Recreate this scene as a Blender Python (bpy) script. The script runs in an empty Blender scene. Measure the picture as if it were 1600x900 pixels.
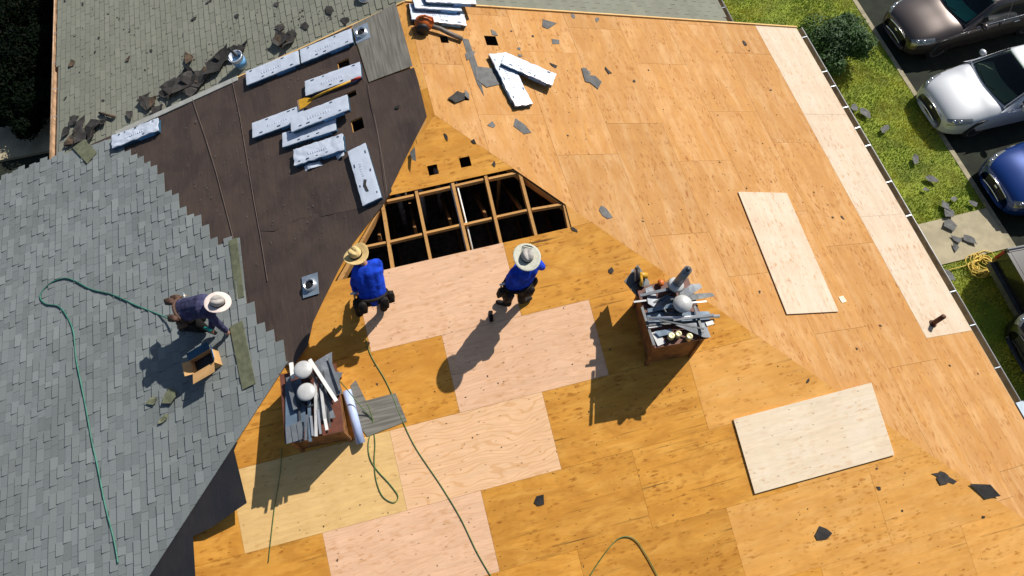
import bpy, bmesh, math, random
from mathutils import Vector as V, Matrix, noise
random.seed(7)
R = math.radians
sc = bpy.context.scene
col = sc.collection
# ------------------------------------------------------------------ camera
CAM = V((-0.6121, -7.4939, 9.13)); YAW, PIT, FPX = 0.2544, 1.1379, 1067.0
fw = V((math.sin(YAW)*math.cos(PIT), math.cos(YAW)*math.cos(PIT), -math.sin(PIT)))
rt = V((math.cos(YAW), -math.sin(YAW), 0)); up = rt.cross(fw)
cd = bpy.data.cameras.new('camera'); cam = bpy.data.objects.new('camera', cd); col.objects.link(cam)
cd.sensor_fit = 'HORIZONTAL'; cd.sensor_width = 36; cd.lens = 36*FPX/1600; cd.clip_end = 500; cd.clip_start = .1
cam.matrix_world = Matrix(((rt.x, up.x, -fw.x, CAM.x), (rt.y, up.y, -fw.y, CAM.y), (rt.z, up.z, -fw.z, CAM.z), (0, 0, 0, 1)))
sc.camera = cam
# ------------------------------------------------------------------ light
SEL, SAZ = 43.5, 32.0
sd = V((math.cos(R(SEL))*math.cos(R(SAZ)), math.cos(R(SEL))*math.sin(R(SAZ)), math.sin(R(SEL))))
w = bpy.data.worlds.new('World'); sc.world = w; w.use_nodes = True
nt = w.node_tree; bgn = nt.nodes['Background']; sky = nt.nodes.new('ShaderNodeTexSky')
sky.sky_type = 'NISHITA'; sky.sun_disc = False; sky.sun_elevation = R(SEL); sky.sun_rotation = R(90-SAZ)
nt.links.new(sky.outputs[0], bgn.inputs[0]); bgn.inputs[1].default_value = 0.068
ld = bpy.data.lights.new('sun', 'SUN'); ld.energy = 5.0; ld.angle = R(.5); ld.color = (1, .95, .87)
lo = bpy.data.objects.new('sun', ld); col.objects.link(lo); lo.rotation_euler = (-sd).to_track_quat('-Z', 'Y').to_euler(); lo.location = (6, 4, 14)
vs = sc.view_settings; vs.view_transform = 'Standard'; vs.look = 'None'; vs.exposure = 0.17; vs.gamma = 1; vs.use_curve_mapping = False
# ------------------------------------------------------------------ planes of the place
SA, SB, SC_, RL, EW, GZ = .3052, .2893, .315, 2.6434, 8.8823, -5.3
KA, KC = SA/SB, SC_/SB
def planemat(ex, ey, o=V((0, 0, 0))):
    ex = ex.normalized(); ey = ey.normalized(); n = ex.cross(ey)
    return Matrix(((ex.x, ey.x, n.x, o.x), (ex.y, ey.y, n.y, o.y), (ex.z, ey.z, n.z, o.z), (0, 0, 0, 1)))
ND = .5
PL = {'A': (V((-SA, 0, 1)), 0, planemat(V((0, 1, 0)), V((-1, 0, -SA)))),
      'B': (V((0, -SB, 1)), 0, planemat(V((-1, 0, 0)), V((0, -1, -SB)))),
      'C': (V((SC_, 0, 1)), 0, planemat(V((0, -1, 0)), V((1, 0, -SC_)))),
      'NA': (V((-SA, 0, 1)), -ND, planemat(V((0, 1, 0)), V((-1, 0, -SA)), V((0, 0, -ND)))),
      'NC': (V((SC_, 0, 1)), -ND, planemat(V((0, -1, 0)), V((1, 0, -SC_)), V((0, 0, -ND)))),
      'G': (V((0, 0, 1)), GZ, Matrix.Translation((0, 0, GZ)))}
def hit(q, pl, h=0):
    """where the line of sight through photo pixel q meets a surface of the place (h metres above it)"""
    n, c, _ = PL[pl]; d = fw + rt*((q[0]-800)/FPX) - up*((q[1]-450)/FPX)
    return CAM + d*((c+h-n.dot(CAM))/n.dot(d))
def fr(pl, q, q2=None, off=0.0, h=0):
    """frame on a surface: origin at q, x towards q2, z along the normal"""
    o = hit(q, pl, h); M = PL[pl][2]; n = M.col[2].to_3d()
    ex = (hit(q2, pl, h)-o).normalized() if q2 else M.col[0].to_3d()
    return planemat(ex, n.cross(ex), o + n*off)
def loc2(pl, pts, M):
    Mi = M.inverted(); return [(Mi @ hit(q, pl)).to_2d() for q in pts]
# ------------------------------------------------------------------ building helpers
WM = {}
def link(o, parent=None, M=None):
    M = M or Matrix.Identity(4); col.objects.link(o); o.matrix_basis = M; WM[o.name] = M
    if parent is not None:
        o.parent = parent; o.matrix_parent_inverse = WM[parent.name].inverted()
    return o
def tag(o, label=None, cat=None, group=None, kind=None):
    for k, v in (('label', label), ('category', cat), ('group', group), ('kind', kind)):
        if v: o[k] = v
    return o
def empty(name, M, label=None, cat=None, group=None):
    o = bpy.data.objects.new(name, None); o.empty_display_size = .1
    return tag(link(o, None, M), label, cat, group)
class MB:
    def __init__(s): s.v = []; s.f = []; s.m = []
    def add(s, vs, fs, mi=0):
        b = len(s.v); s.v += [tuple(p) for p in vs]; s.f += [tuple(i+b for i in f) for f in fs]; s.m += [mi]*len(fs); return s
    def box(s, x0, x1, y0, y1, z0, z1, M=None, mi=0):
        p = [V((x, y, z)) for z in (z0, z1) for y in (y0, y1) for x in (x0, x1)]
        if M: p = [M @ q for q in p]
        return s.add(p, [(0, 2, 3, 1), (4, 5, 7, 6), (0, 1, 5, 4), (2, 6, 7, 3), (0, 4, 6, 2), (1, 3, 7, 5)], mi)
    def beam(s, a, b, wd, ht, upv=V((0, 0, 1))):
        a = V(a); b = V(b); x = (b-a); L = x.length; x.normalize(); y = upv.cross(x).normalized(); z = x.cross(y)
        M = Matrix(((x.x, y.x, z.x, a.x), (x.y, y.y, z.y, a.y), (x.z, y.z, z.z, a.z), (0, 0, 0, 1)))
        return s.box(0, L, -wd/2, wd/2, -ht/2, ht/2, M)
    def tube(s, pts, r, n=8, caps=True, r2=None):
        pts = [V(p) for p in pts]; N = len(pts); vs = []; u = None
        for i, p in enumerate(pts):
            t = (pts[min(i+1, N-1)]-pts[max(i-1, 0)]).normalized()
            if u is None: u = t.orthogonal().normalized()
            u = (u - t*u.dot(t)).normalized(); v = t.cross(u)
            rr = r if r2 is None else r+(r2-r)*i/(N-1)
            vs += [p + (u*math.cos(2*math.pi*k/n)+v*math.sin(2*math.pi*k/n))*rr for k in range(n)]
        fs = [(i*n+k, i*n+(k+1) % n, (i+1)*n+(k+1) % n, (i+1)*n+k) for i in range(N-1) for k in range(n)]
        if caps: fs += [tuple(range(n))[::-1], tuple((N-1)*n+k for k in range(n))]
        return s.add(vs, fs)
    def lathe(s, prof, n=24, M=None, fn=None):
        vs = []
        for (r, z) in prof:
            for k in range(n):
                a = 2*math.pi*k/n; p = V((r*math.cos(a), r*math.sin(a), z))
                if fn: p = fn(p, a)
                vs.append(M @ p if M else p)
        N = len(prof)
        fs = [(i*n+k, i*n+(k+1) % n, (i+1)*n+(k+1) % n, (i+1)*n+k) for i in range(N-1) for k in range(n)]
        if prof[0][0] > 1e-4: fs.append(tuple(range(n))[::-1])
        if prof[-1][0] > 1e-4: fs.append(tuple((N-1)*n+k for k in range(n)))
        return s.add(vs, fs)
    def prism(s, poly, z0, z1):
        n = len(poly); a = sum(poly[i][0]*poly[(i+1) % n][1]-poly[(i+1) % n][0]*poly[i][1] for i in range(n))
        if a < 0: poly = poly[::-1]
        vs = [(p[0], p[1], z0) for p in poly]+[(p[0], p[1], z1) for p in poly]
        return s.add(vs, [tuple(range(n))[::-1], tuple(range(n, 2*n))]+[(i, (i+1) % n, n+(i+1) % n, n+i) for i in range(n)])
    def grid(s, nu, nv, fn):
        vs = [fn(i/nu, j/nv) for i in range(nu+1) for j in range(nv+1)]
        return s.add(vs, [(i*(nv+1)+j, (i+1)*(nv+1)+j, (i+1)*(nv+1)+j+1, i*(nv+1)+j+1) for i in range(nu) for j in range(nv)])
    def ell(s, c, rad, M=None, nu=10, nv=12):
        c = V(c); M = M or Matrix.Identity(3); vs = [c+M @ V((0, 0, rad[2]))]
        for i in range(1, nu):
            t = math.pi*i/nu
            for k in range(nv):
                a = 2*math.pi*k/nv; vs.append(c+M @ V((rad[0]*math.sin(t)*math.cos(a), rad[1]*math.sin(t)*math.sin(a), rad[2]*math.cos(t))))
        vs.append(c+M @ V((0, 0, -rad[2]))); e = len(vs)-1
        fs = [(0, 1+k, 1+(k+1) % nv) for k in range(nv)]
        for i in range(nu-2): fs += [(1+i*nv+k, 1+(i+1)*nv+k, 1+(i+1)*nv+(k+1) % nv, 1+i*nv+(k+1) % nv) for k in range(nv)]
        fs += [(e, 1+(nu-2)*nv+(k+1) % nv, 1+(nu-2)*nv+k) for k in range(nv)]
        return s.add(vs, fs)
    def cap(s, a, b, ra, rb):
        a = V(a); b = V(b); d = (b-a); L = max(d.length, 1e-5); d.normalize()
        pr = [a-d*ra*.95, a-d*ra*.7, a, b, b+d*rb*.7, b+d*rb*.95]; rr = [ra*.3, ra*.71, ra, rb, rb*.71, rb*.3]
        u = d.orthogonal().normalized(); v = d.cross(u); n = 12; vs = []
        for p, r in zip(pr, rr): vs += [p+(u*math.cos(2*math.pi*k/n)+v*math.sin(2*math.pi*k/n))*r for k in range(n)]
        return s.add(vs, [(i*n+k, i*n+(k+1) % n, (i+1)*n+(k+1) % n, (i+1)*n+k) for i in range(5) for k in range(n)]+[tuple(range(n))[::-1], tuple(5*n+k for k in range(n))])
    def mesh(s, name, mats, smooth=False):
        me = bpy.data.meshes.new(name); me.from_pydata(s.v, [], s.f)
        for m in (mats if isinstance(mats, (list, tuple)) else [mats]): me.materials.append(m)
        if isinstance(mats, (list, tuple)): me.polygons.foreach_set('material_index', s.m)
        if smooth: me.polygons.foreach_set('use_smooth', [True]*len(me.polygons))
        me.update(); return me
    def build(s, name, mat, parent=None, M=None, smooth=False):
        if parent is not None and M is None: M = WM[parent.name]
        return link(bpy.data.objects.new(name, s.mesh(name, mat, smooth)), parent, M)
def clip(poly, a, b, c):
    """keep a*x+b*y<=c"""
    out = []
    for i in range(len(poly)):
        p, q = poly[i], poly[(i+1) % len(poly)]; dp = a*p[0]+b*p[1]-c; dq = a*q[0]+b*q[1]-c
        if dp <= 0: out.append(p)
        if dp*dq < 0: t = dp/(dp-dq); out.append((p[0]+(q[0]-p[0])*t, p[1]+(q[1]-p[1])*t))
    return out
def area(poly): return abs(sum(poly[i][0]*poly[(i+1) % len(poly)][1]-poly[(i+1) % len(poly)][0]*poly[i][1] for i in range(len(poly))))/2
def inside(p, poly):
    r = False
    for i in range(len(poly)):
        a, b = poly[i], poly[i-1]
        if (a[1] > p[1]) != (b[1] > p[1]) and p[0] < (b[0]-a[0])*(p[1]-a[1])/(b[1]-a[1])+a[0]: r = not r
    return r
def soft(poly, step, zf, thick=.004, holes=()):
    """polygon cut into cells, bent by zf, with thickness"""
    bm = bmesh.new(); bm.faces.new([bm.verts.new((p[0], p[1], 0)) for p in poly])
    xs = [p[0] for p in poly]; ys = [p[1] for p in poly]
    for ax, lo_, hi in ((0, min(xs), max(xs)), (1, min(ys), max(ys))):
        t = lo_+step
        while t < hi:
            co = V((t, 0, 0)) if ax == 0 else V((0, t, 0)); no = V((1, 0, 0)) if ax == 0 else V((0, 1, 0))
            bmesh.ops.bisect_plane(bm, geom=bm.verts[:]+bm.edges[:]+bm.faces[:], plane_co=co, plane_no=no); t += step
    for (x0, x1, y0, y1) in holes:
        for co, no in (((x0, 0, 0), (1, 0, 0)), ((x1, 0, 0), (1, 0, 0)), ((0, y0, 0), (0, 1, 0)), ((0, y1, 0), (0, 1, 0))):
            bmesh.ops.bisect_plane(bm, geom=bm.verts[:]+bm.edges[:]+bm.faces[:], plane_co=co, plane_no=no)
        bmesh.ops.delete(bm, geom=[f for f in bm.faces if x0 < f.calc_center_median().x < x1 and y0 < f.calc_center_median().y < y1], context='FACES')
    bmesh.ops.recalc_face_normals(bm, faces=bm.faces[:])
    if bm.faces and sum(f.normal.z for f in bm.faces) < 0: bmesh.ops.reverse_faces(bm, faces=bm.faces[:])
    for v in bm.verts: v.co.z = zf(v.co.x, v.co.y)
    r = bmesh.ops.extrude_face_region(bm, geom=bm.faces[:])
    for g in r['geom']:
        if isinstance(g, bmesh.types.BMVert): g.co.z += thick
    bmesh.ops.recalc_face_normals(bm, faces=bm.faces[:])
    me = bpy.data.meshes.new('soft'); bm.to_mesh(me); bm.free(); return me
# ------------------------------------------------------------------ materials
class N:
    def __init__(s, name):
        s.m = bpy.data.materials.new(name); s.m.use_nodes = True; s.t = s.m.node_tree; s.b = s.t.nodes['Principled BSDF']
    def n(s, typ, **k):
        o = s.t.nodes.new(typ)
        for a, v in k.items(): setattr(o, a, v)
        return o
    def l(s, a, b): s.t.links.new(a, b)
    def val(s, x): return x
    def math(s, op, a, b=None, c=None, clamp=False):
        o = s.n('ShaderNodeMath', operation=op, use_clamp=clamp)
        for i, x in enumerate((a, b, c)):
            if x is None: continue
            if isinstance(x, (int, float)): o.inputs[i].default_value = x
            else: s.l(x, o.inputs[i])
        return o.outputs[0]
    def mix(s, f, a, b, mode='MIX'):
        o = s.n('ShaderNodeMix', data_type='RGBA', blend_type=mode)
        for i, x in ((0, f), (6, a), (7, b)):
            if isinstance(x, (int, float)): o.inputs[i].default_value = x
            elif isinstance(x, (tuple, list)): o.inputs[i].default_value = (*x[:3], 1)
            else: s.l(x, o.inputs[i])
        return o.outputs[2]
    def coord(s, sca=(1, 1, 1), which='Object'):
        o = s.n('ShaderNodeTexCoord'); mp = s.n('ShaderNodeMapping'); mp.inputs['Scale'].default_value = sca
        s.l(o.outputs[which], mp.inputs[0]); return mp.outputs[0]
    def offs(s, vec):
        oi = s.n('ShaderNodeObjectInfo'); v = s.n('ShaderNodeVectorMath', operation='ADD'); m = s.n('ShaderNodeMath', operation='MULTIPLY'); m.inputs[1].default_value = 53.
        s.l(oi.outputs['Random'], m.inputs[0]); s.l(vec, v.inputs[0]); s.l(m.outputs[0], v.inputs[1]); return v.outputs[0]
    def noise(s, vec, sc_, det=3, dist=0, rough=.5):
        o = s.n('ShaderNodeTexNoise'); o.inputs['Scale'].default_value = sc_; o.inputs['Detail'].default_value = det; o.inputs['Distortion'].default_value = dist; o.inputs['Roughness'].default_value = rough
        s.l(vec, o.inputs['Vector']); return o.outputs[0]
    def ramp(s, f, lo_, hi):
        o = s.n('ShaderNodeMapRange', interpolation_type='SMOOTHSTEP'); o.inputs[1].default_value = lo_; o.inputs[2].default_value = hi; s.l(f, o.inputs[0]); return o.outputs[0]
    def rnd(s):
        oi = s.n('ShaderNodeObjectInfo'); g = s.n('ShaderNodeNewGeometry')
        return s.math('FRACT', s.math('ADD', oi.outputs['Random'], g.outputs['Random Per Island']))
    def bump(s, h, st, dist=.01):
        o = s.n('ShaderNodeBump'); o.inputs['Strength'].default_value = st; o.inputs['Distance'].default_value = dist; s.l(h, o.inputs['Height']); s.l(o.outputs[0], s.b.inputs['Normal'])
    def fin(s, c, rough=.7, metal=0, spec=.5):
        if isinstance(c, (tuple, list)): s.b.inputs['Base Color'].default_value = (*c[:3], 1)
        else: s.l(c, s.b.inputs['Base Color'])
        s.b.inputs['Roughness'].default_value = rough; s.b.inputs['Metallic'].default_value = metal; s.b.inputs['Specular IOR Level'].default_value = spec
        return s.m
MT = {}
def simple(name, c, rough=.6, metal=0, var=.25, sc_=6, rv=0., bump=0, spec=.5, bs=40):
    k = N(name); co = k.offs(k.coord()); n = k.noise(co, sc_, 5, 0, .6)
    lo_ = tuple(x*(1-var) for x in c); hi = tuple(min(1, x*(1+var)) for x in c)
    cc = k.mix(k.ramp(n, .3, .7), lo_, hi)
    if rv:
        f = k.math('MULTIPLY_ADD', k.rnd(), 2*rv, 1-rv); v = k.n('ShaderNodeVectorMath', operation='SCALE'); k.l(cc, v.inputs[0]); k.l(f, v.inputs['Scale']); cc = v.outputs[0]
    if bump: k.bump(k.noise(co, bs, 4), bump)
    MT[name] = k.fin(cc, rough, metal, spec); return MT[name]
def ply(name, base, dark, spot=1., figure=0., stain=.3, streak=0., rv=.07, pale=None):
    k = N(name); co0 = k.offs(k.coord()); 
    def cs(sx, sy):
        mp = k.n('ShaderNodeMapping'); mp.inputs['Scale'].default_value = (sx, sy, 1); k.l(co0, mp.inputs[0]); return mp.outputs[0]
    gr = k.noise(cs(1.0, 9), 1.6, 6, .8, .62)
    lo_ = tuple(x*.90 for x in base); hi = tuple(min(1, x*1.06) for x in base)
    c = k.mix(k.ramp(gr, .3, .7), lo_, hi)
    if pale: c = k.mix(k.math('MULTIPLY', k.ramp(k.noise(cs(.7, 3.2), 1.3, 5, .7, .62), .40, .68), .6), c, pale)
    fine = k.noise(cs(3, 90), 2, 3); c = k.mix(k.math('MULTIPLY', k.ramp(fine, .45, .75), .22), c, dark)
    st = k.ramp(k.noise(cs(.8, 1.9), 1.2, 6, 1.2, .66), .40, .66); c = k.mix(k.math('MULTIPLY', st, stain), c, tuple(a*.45+b*.55 for a, b in zip(base, dark)))
    # veneer bands across the sheet
    bd = k.ramp(k.noise(cs(.55, .06), 5, 2), .42, .6); c = k.mix(k.math('MULTIPLY', bd, .22), c, tuple(a*.6+b*.4 for a, b in zip(base, dark)))
    if figure:
        wv = k.n('ShaderNodeTexWave', wave_type='BANDS', bands_direction='Y'); wv.inputs['Scale'].default_value = 2.0; wv.inputs['Distortion'].default_value = 22; wv.inputs['Detail'].default_value = 1.5; wv.inputs['Detail Scale'].default_value = .9
        k.l(cs(.8, 2.2), wv.inputs['Vector']); c = k.mix(k.math('MULTIPLY', k.ramp(wv.outputs[1], .80, .97), figure), c, dark)
    if spot:
        msk = k.ramp(k.noise(cs(.8, 1.1), 1.7, 3), .40, .62)
        for sx, sy, th, am in ((4.2, 11, .34, .75), (2.6, 7.5, .20, 1.0), (7.5, 15, .34, .5)):
            vo = k.n('ShaderNodeTexVoronoi', voronoi_dimensions='2D'); vo.inputs['Scale'].default_value = 1; vo.inputs['Randomness'].default_value = 1
            dn = k.n('ShaderNodeVectorMath', operation='MULTIPLY_ADD'); nn_ = k.n('ShaderNodeTexNoise'); nn_.inputs['Scale'].default_value = 3; k.l(cs(sx, sy), nn_.inputs['Vector']); k.l(nn_.outputs['Color'], dn.inputs[0]); dn.inputs[1].default_value = (.5, .5, 0); k.l(cs(sx, sy), dn.inputs[2]); k.l(dn.outputs[0], vo.inputs['Vector'])
            sep = k.n('ShaderNodeSeparateColor'); k.l(vo.outputs['Color'], sep.inputs[0])
            f = k.math('MULTIPLY', k.math('SUBTRACT', 1, k.ramp(vo.outputs['Distance'], th*.12, th)), k.ramp(sep.outputs[0], .35, .75)); f = k.math('MULTIPLY', f, k.math('MULTIPLY_ADD', msk, .82, .18))
            c = k.mix(k.math('MULTIPLY', f, am*spot, clamp=True), c, dark)
    # nails along the rafters
    vo = k.n('ShaderNodeTexVoronoi', voronoi_dimensions='2D'); vo.inputs['Randomness'].default_value = .45; vo.inputs['Scale'].default_value = 1; k.l(cs(2.5, 6.2), vo.inputs['Vector'])
    sp2 = k.n('ShaderNodeSeparateColor'); k.l(vo.outputs['Color'], sp2.inputs[0]); f = k.math('MULTIPLY', k.math('SUBTRACT', 1, k.ramp(vo.outputs['Distance'], .02, .07)), k.math('GREATER_THAN', sp2.outputs[1], .4)); c = k.mix(k.math('MULTIPLY', f, .6), c, tuple(x*.3 for x in dark))
    if streak:
        s1 = k.ramp(k.noise(cs(.45, 11), 1.4, 4, .3, .55), .57, .72); s2 = k.ramp(k.noise(cs(.5, .6), 1.1, 2), .5, .68)
        c = k.mix(k.math('MULTIPLY', k.math('MULTIPLY', s1, s2), streak), c, (.05, .025, .006))
    f = k.math('MULTIPLY_ADD', k.n('ShaderNodeObjectInfo').outputs['Random'], 2*rv, 1-rv)
    v = k.n('ShaderNodeVectorMath', operation='SCALE'); k.l(c, v.inputs[0]); k.l(f, v.inputs['Scale'])
    k.bump(gr, .22, .004); MT[name] = k.fin(v.outputs[0], .75, 0, .25); return MT[name]
ply('ply_peach', (.50, .25, .072), (.29, .10, .016), .85, stain=.42, pale=(.60, .37, .175))
ply('ply_amber', (.68, .31, .046), (.30, .10, .008), .8, stain=.7, streak=1., pale=(.80, .42, .09))
ply('ply_tan', (.78, .385, .09), (.42, .16, .018), .9, stain=.5, streak=.55, pale=(.84, .48, .16))
ply('ply_pink', (.83, .525, .33), (.56, .26, .10), .6, figure=.2, stain=.22, rv=.04)
ply('ply_fig', (.85, .54, .31), (.62, .30, .10), .3, figure=.42, stain=.1, rv=.03)
ply('ply_cream', (.80, .53, .22), (.47, .24, .06), .4, figure=.1, stain=.22, rv=.03)
ply('ply_white', (.84, .70, .51), (.62, .34, .14), .5, stain=.06, rv=.02, pale=(.88, .76, .60)); ply('ply_strip', (.60, .485, .36), (.44, .22, .09), .8, stain=.08, rv=.03, pale=(.65, .55, .44))
ply('lumber', (.56, .30, .10), (.34, .13, .02), .3, stain=.3)
def shingle(name, base, var, tint):
    k = N(name); r = k.rnd(); c = k.mix(r, tuple(x*(1-var) for x in base), tuple(x*(1+var) for x in base))
    r2 = k.math('FRACT', k.math('MULTIPLY', r, 7.31)); c = k.mix(k.math('MULTIPLY', r2, .5), c, tint)
    g = k.noise(k.coord(which='Generated') if 0 else k.coord(), 260, 2); c = k.mix(k.math('MULTIPLY', k.ramp(g, .35, .7), .35), c, tuple(x*1.7 for x in base))
    d = k.n('ShaderNodeNewGeometry'); big = k.noise(d.outputs['Position'], .55, 4); c = k.mix(k.math('MULTIPLY', k.ramp(big, .45, .7), .22), c, tuple(x*.6 for x in base))
    k.bump(g, .35, .003); MT[name] = k.fin(c, .92, 0, .2)
shingle('shingle_grey', (.182, .200, .197), .20, (.170, .192, .195))
shingle('shingle_old', (.195, .198, .158), .12, (.19, .20, .165))
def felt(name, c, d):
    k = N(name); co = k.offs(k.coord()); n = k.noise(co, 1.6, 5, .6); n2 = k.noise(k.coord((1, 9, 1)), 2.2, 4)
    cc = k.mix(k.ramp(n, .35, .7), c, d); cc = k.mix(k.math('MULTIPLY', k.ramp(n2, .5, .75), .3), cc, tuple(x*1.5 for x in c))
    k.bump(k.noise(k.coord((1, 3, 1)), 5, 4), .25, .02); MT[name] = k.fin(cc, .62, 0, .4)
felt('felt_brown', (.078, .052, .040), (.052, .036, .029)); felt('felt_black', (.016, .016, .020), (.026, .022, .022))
simple('black', (.003, .003, .003), .9, spec=0); simple('gutter_inside', (.34, .27, .17), .6, .1); simple('seam_highlight', (.125, .09, .07), .8); simple('attic', (.028, .020, .013), .95, spec=.1)
def membrane():
    k = N('membrane'); n = k.noise(k.coord((.8, 14, 1)), 2, 5, .3); n2 = k.noise(k.coord(), 3, 4)
    c = k.mix(k.ramp(n, .3, .7), (.13, .12, .10), (.24, .225, .19)); c = k.mix(k.math('MULTIPLY', k.ramp(n2, .5, .7), .3), c, (.10, .095, .085)); MT['membrane'] = k.fin(c, .75)
membrane()
simple('wrap_white', (.62, .68, .78), .26, .08, .05, 5, bump=.22, bs=16); simple('wrap_blue', (.020, .075, .135), .35, 0, .3, 8); simple('print_blue', (.10, .28, .52), .4)
simple('print_faint', (.52, .57, .68), .4); simple('print_dark', (.03, .05, .08), .5)
simple('metal_white', (.52, .52, .51), .4, .1, .12); simple('metal_grey', (.20, .21, .23), .4, .5, .2, 6); simple('galv', (.36, .43, .50), .35, .5, .2, 5); simple('metal_dark', (.09, .095, .10), .45, .5)
simple('alu', (.62, .63, .65), .3, .7, .12, 3); simple('flash_grey', (.150, .165, .185), .5, .25, .2, 5); simple('flash_blue', (.115, .165, .225), .45, .2, .2, 5)
simple('flash_pale', (.42, .42, .38), .5, .1, .12); simple('brown_metal', (.115, .036, .020), .55, .1, .35, 6); simple('copper_trim', (.42, .27, .16), .5, .1); simple('rust', (.10, .036, .016), .7, .1, .4, 20)
simple('yellow', (.62, .33, .02), .45, 0, .2); simple('yellow_rope', (.60, .42, .06), .6); simple('red', (.42, .03, .02), .5); simple('orange', (.50, .11, .012), .45, 0, .25)
simple('rubber', (.012, .012, .013), .6); simple('tube_grey', (.14, .12, .10), .6); simple('hose_green', (.035, .16, .115), .5); simple('hose_olive', (.12, .19, .06), .5)
simple('scrap_dark', (.036, .032, .029), .9, 0, .35, 8, rv=.4); simple('scrap_brown', (.095, .062, .036), .9, 0, .4, 8, rv=.35); simple('scrap_grey', (.125, .125, .122), .9, 0, .2, 9, rv=.15); simple('scrap_green', (.135, .145, .085), .9, 0, .25, 9, rv=.15)
simple('cardboard', (.52, .30, .12), .8, 0, .12); simple('pvc', (.75, .75, .72), .35, 0, .06); simple('blue_roll', (.42, .52, .78), .4, 0, .1); simple('brass', (.55, .50, .28), .4, .3); simple('insulation', (.16, .125, .085), .95, 0, .4, 9, spec=.05); simple('joist', (.26, .13, .05), .85, 0, .25, 5, spec=.1); simple('duct', (.55, .53, .48), .5)
simple('siding', (.48, .47, .44), .7, 0, .1); simple('chimney_wood', (.20, .085, .022), .75, 0, .45, 6); simple('teal', (.01, .30, .25), .4)
simple('shirt_blue', (.012, .055, .50), .85, 0, .4, 9, bump=.9, bs=14, spec=.12); simple('shirt_navy', (.055, .055, .115), .85, 0, .35, 8, bump=.9, bs=14, spec=.12); simple('trouser', (.008, .007, .007), .85, 0, .4, 9, spec=.2); simple('leather', (.013, .009, .007), .7, 0, .4, 14, spec=.25); simple('leather_tan', (.08, .038, .022), .7, 0, .3)
simple('skin', (.40, .20, .13), .55, 0, .1); simple('hair', (.012, .009, .007), .7); simple('straw', (.66, .47, .20), .75, 0, .15, 30, bump=.4, bs=120); simple('hat_pale', (.50, .46, .36), .75, 0, .15, 30, bump=.3, bs=120); simple('hat_rim', (.46, .46, .38), .7, 0, .1, 30); simple('hat_pink', (.68, .57, .52), .75, 0, .1, 30); simple('hat_grey', (.40, .37, .34), .75)
simple('asphalt', (.125, .112, .105), .9, 0, .28, 3, bump=.4, bs=180); simple('paint_line', (.46, .43, .36), .8, 0, .35, 14); simple('concrete', (.36, .31, .20), .85, 0, .16, 2.5, bump=.2, bs=90); simple('kerb', (.30, .26, .17), .85, 0, .2, 6)
simple('soil', (.20, .24, .025), .95, 0, .35, 2); simple('soil_dark', (.010, .014, .006), .95, 0, .5, 3); simple('trunk', (.06, .04, .025), .9)
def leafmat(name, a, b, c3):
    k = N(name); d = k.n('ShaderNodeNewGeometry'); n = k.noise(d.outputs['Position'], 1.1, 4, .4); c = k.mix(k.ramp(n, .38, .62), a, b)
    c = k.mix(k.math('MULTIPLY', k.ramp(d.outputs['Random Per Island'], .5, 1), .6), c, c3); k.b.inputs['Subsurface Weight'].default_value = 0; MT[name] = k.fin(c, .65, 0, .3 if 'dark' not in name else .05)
leafmat('grass', (.15, .29, .014), (.56, .50, .06), (.36, .50, .05)); leafmat('leaf', (.018, .052, .010), (.035, .085, .014), (.05, .11, .02)); leafmat('leaf_shade_dark', (.0015, .004, .0015), (.002, .006, .002), (.003, .007, .002))  # the last one has deep shade put into its near-black leaf colour
def paint(name, c, rough=.22, metal=.35):
    k = N(name); k.b.inputs['Coat Weight'].default_value = .7; k.b.inputs['Coat Roughness'].default_value = .04; MT[name] = k.fin(c, rough, metal)
paint('car_brown', (.075, .058, .052), .32, .5); paint('car_silver', (.50, .52, .55), .45, .15); paint('car_blue', (.005, .038, .20), .25, .35); paint('car_black', (.006, .006, .007), .25, 0)
def flat(name, c, rough, metal=0): k = N(name); MT[name] = k.fin(c, rough, metal)

def glass(name, tint):
    k = N(name); tr = k.n('ShaderNodeBsdfTransparent'); tr.inputs[0].default_value = (*tint, 1); gl = k.n('ShaderNodeBsdfGlossy'); gl.inputs['Roughness'].default_value = .03; f = k.n('ShaderNodeFresnel'); f.inputs[0].default_value = 1.5; mx = k.n('ShaderNodeMixShader')
    k.l(f.outputs[0], mx.inputs[0]); k.l(tr.outputs[0], mx.inputs[1]); k.l(gl.outputs[0], mx.inputs[2]); k.l(mx.outputs[0], k.t.nodes['Material Output'].inputs[0]); MT[name] = k.m
glass('glass_teal', (.25, .75, .68)); glass('glass_green', (.50, .62, .50)); glass('glass_blue', (.4, .5, .55)); flat('glass_dark', (.012, .016, .016), .06); flat('interior', (.03, .03, .032), .8); flat('seat', (.12, .11, .095), .8);  flat('chrome', (.75, .75, .76), .12, 1); flat('lamp', (.30, .31, .30), .12, .5); flat('tail', (.30, .01, .008), .25)
flat('dash_skylit', (.80, .78, .62), .7)  # paler than a real dashboard: sky light on the windshield put into its colour
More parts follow.
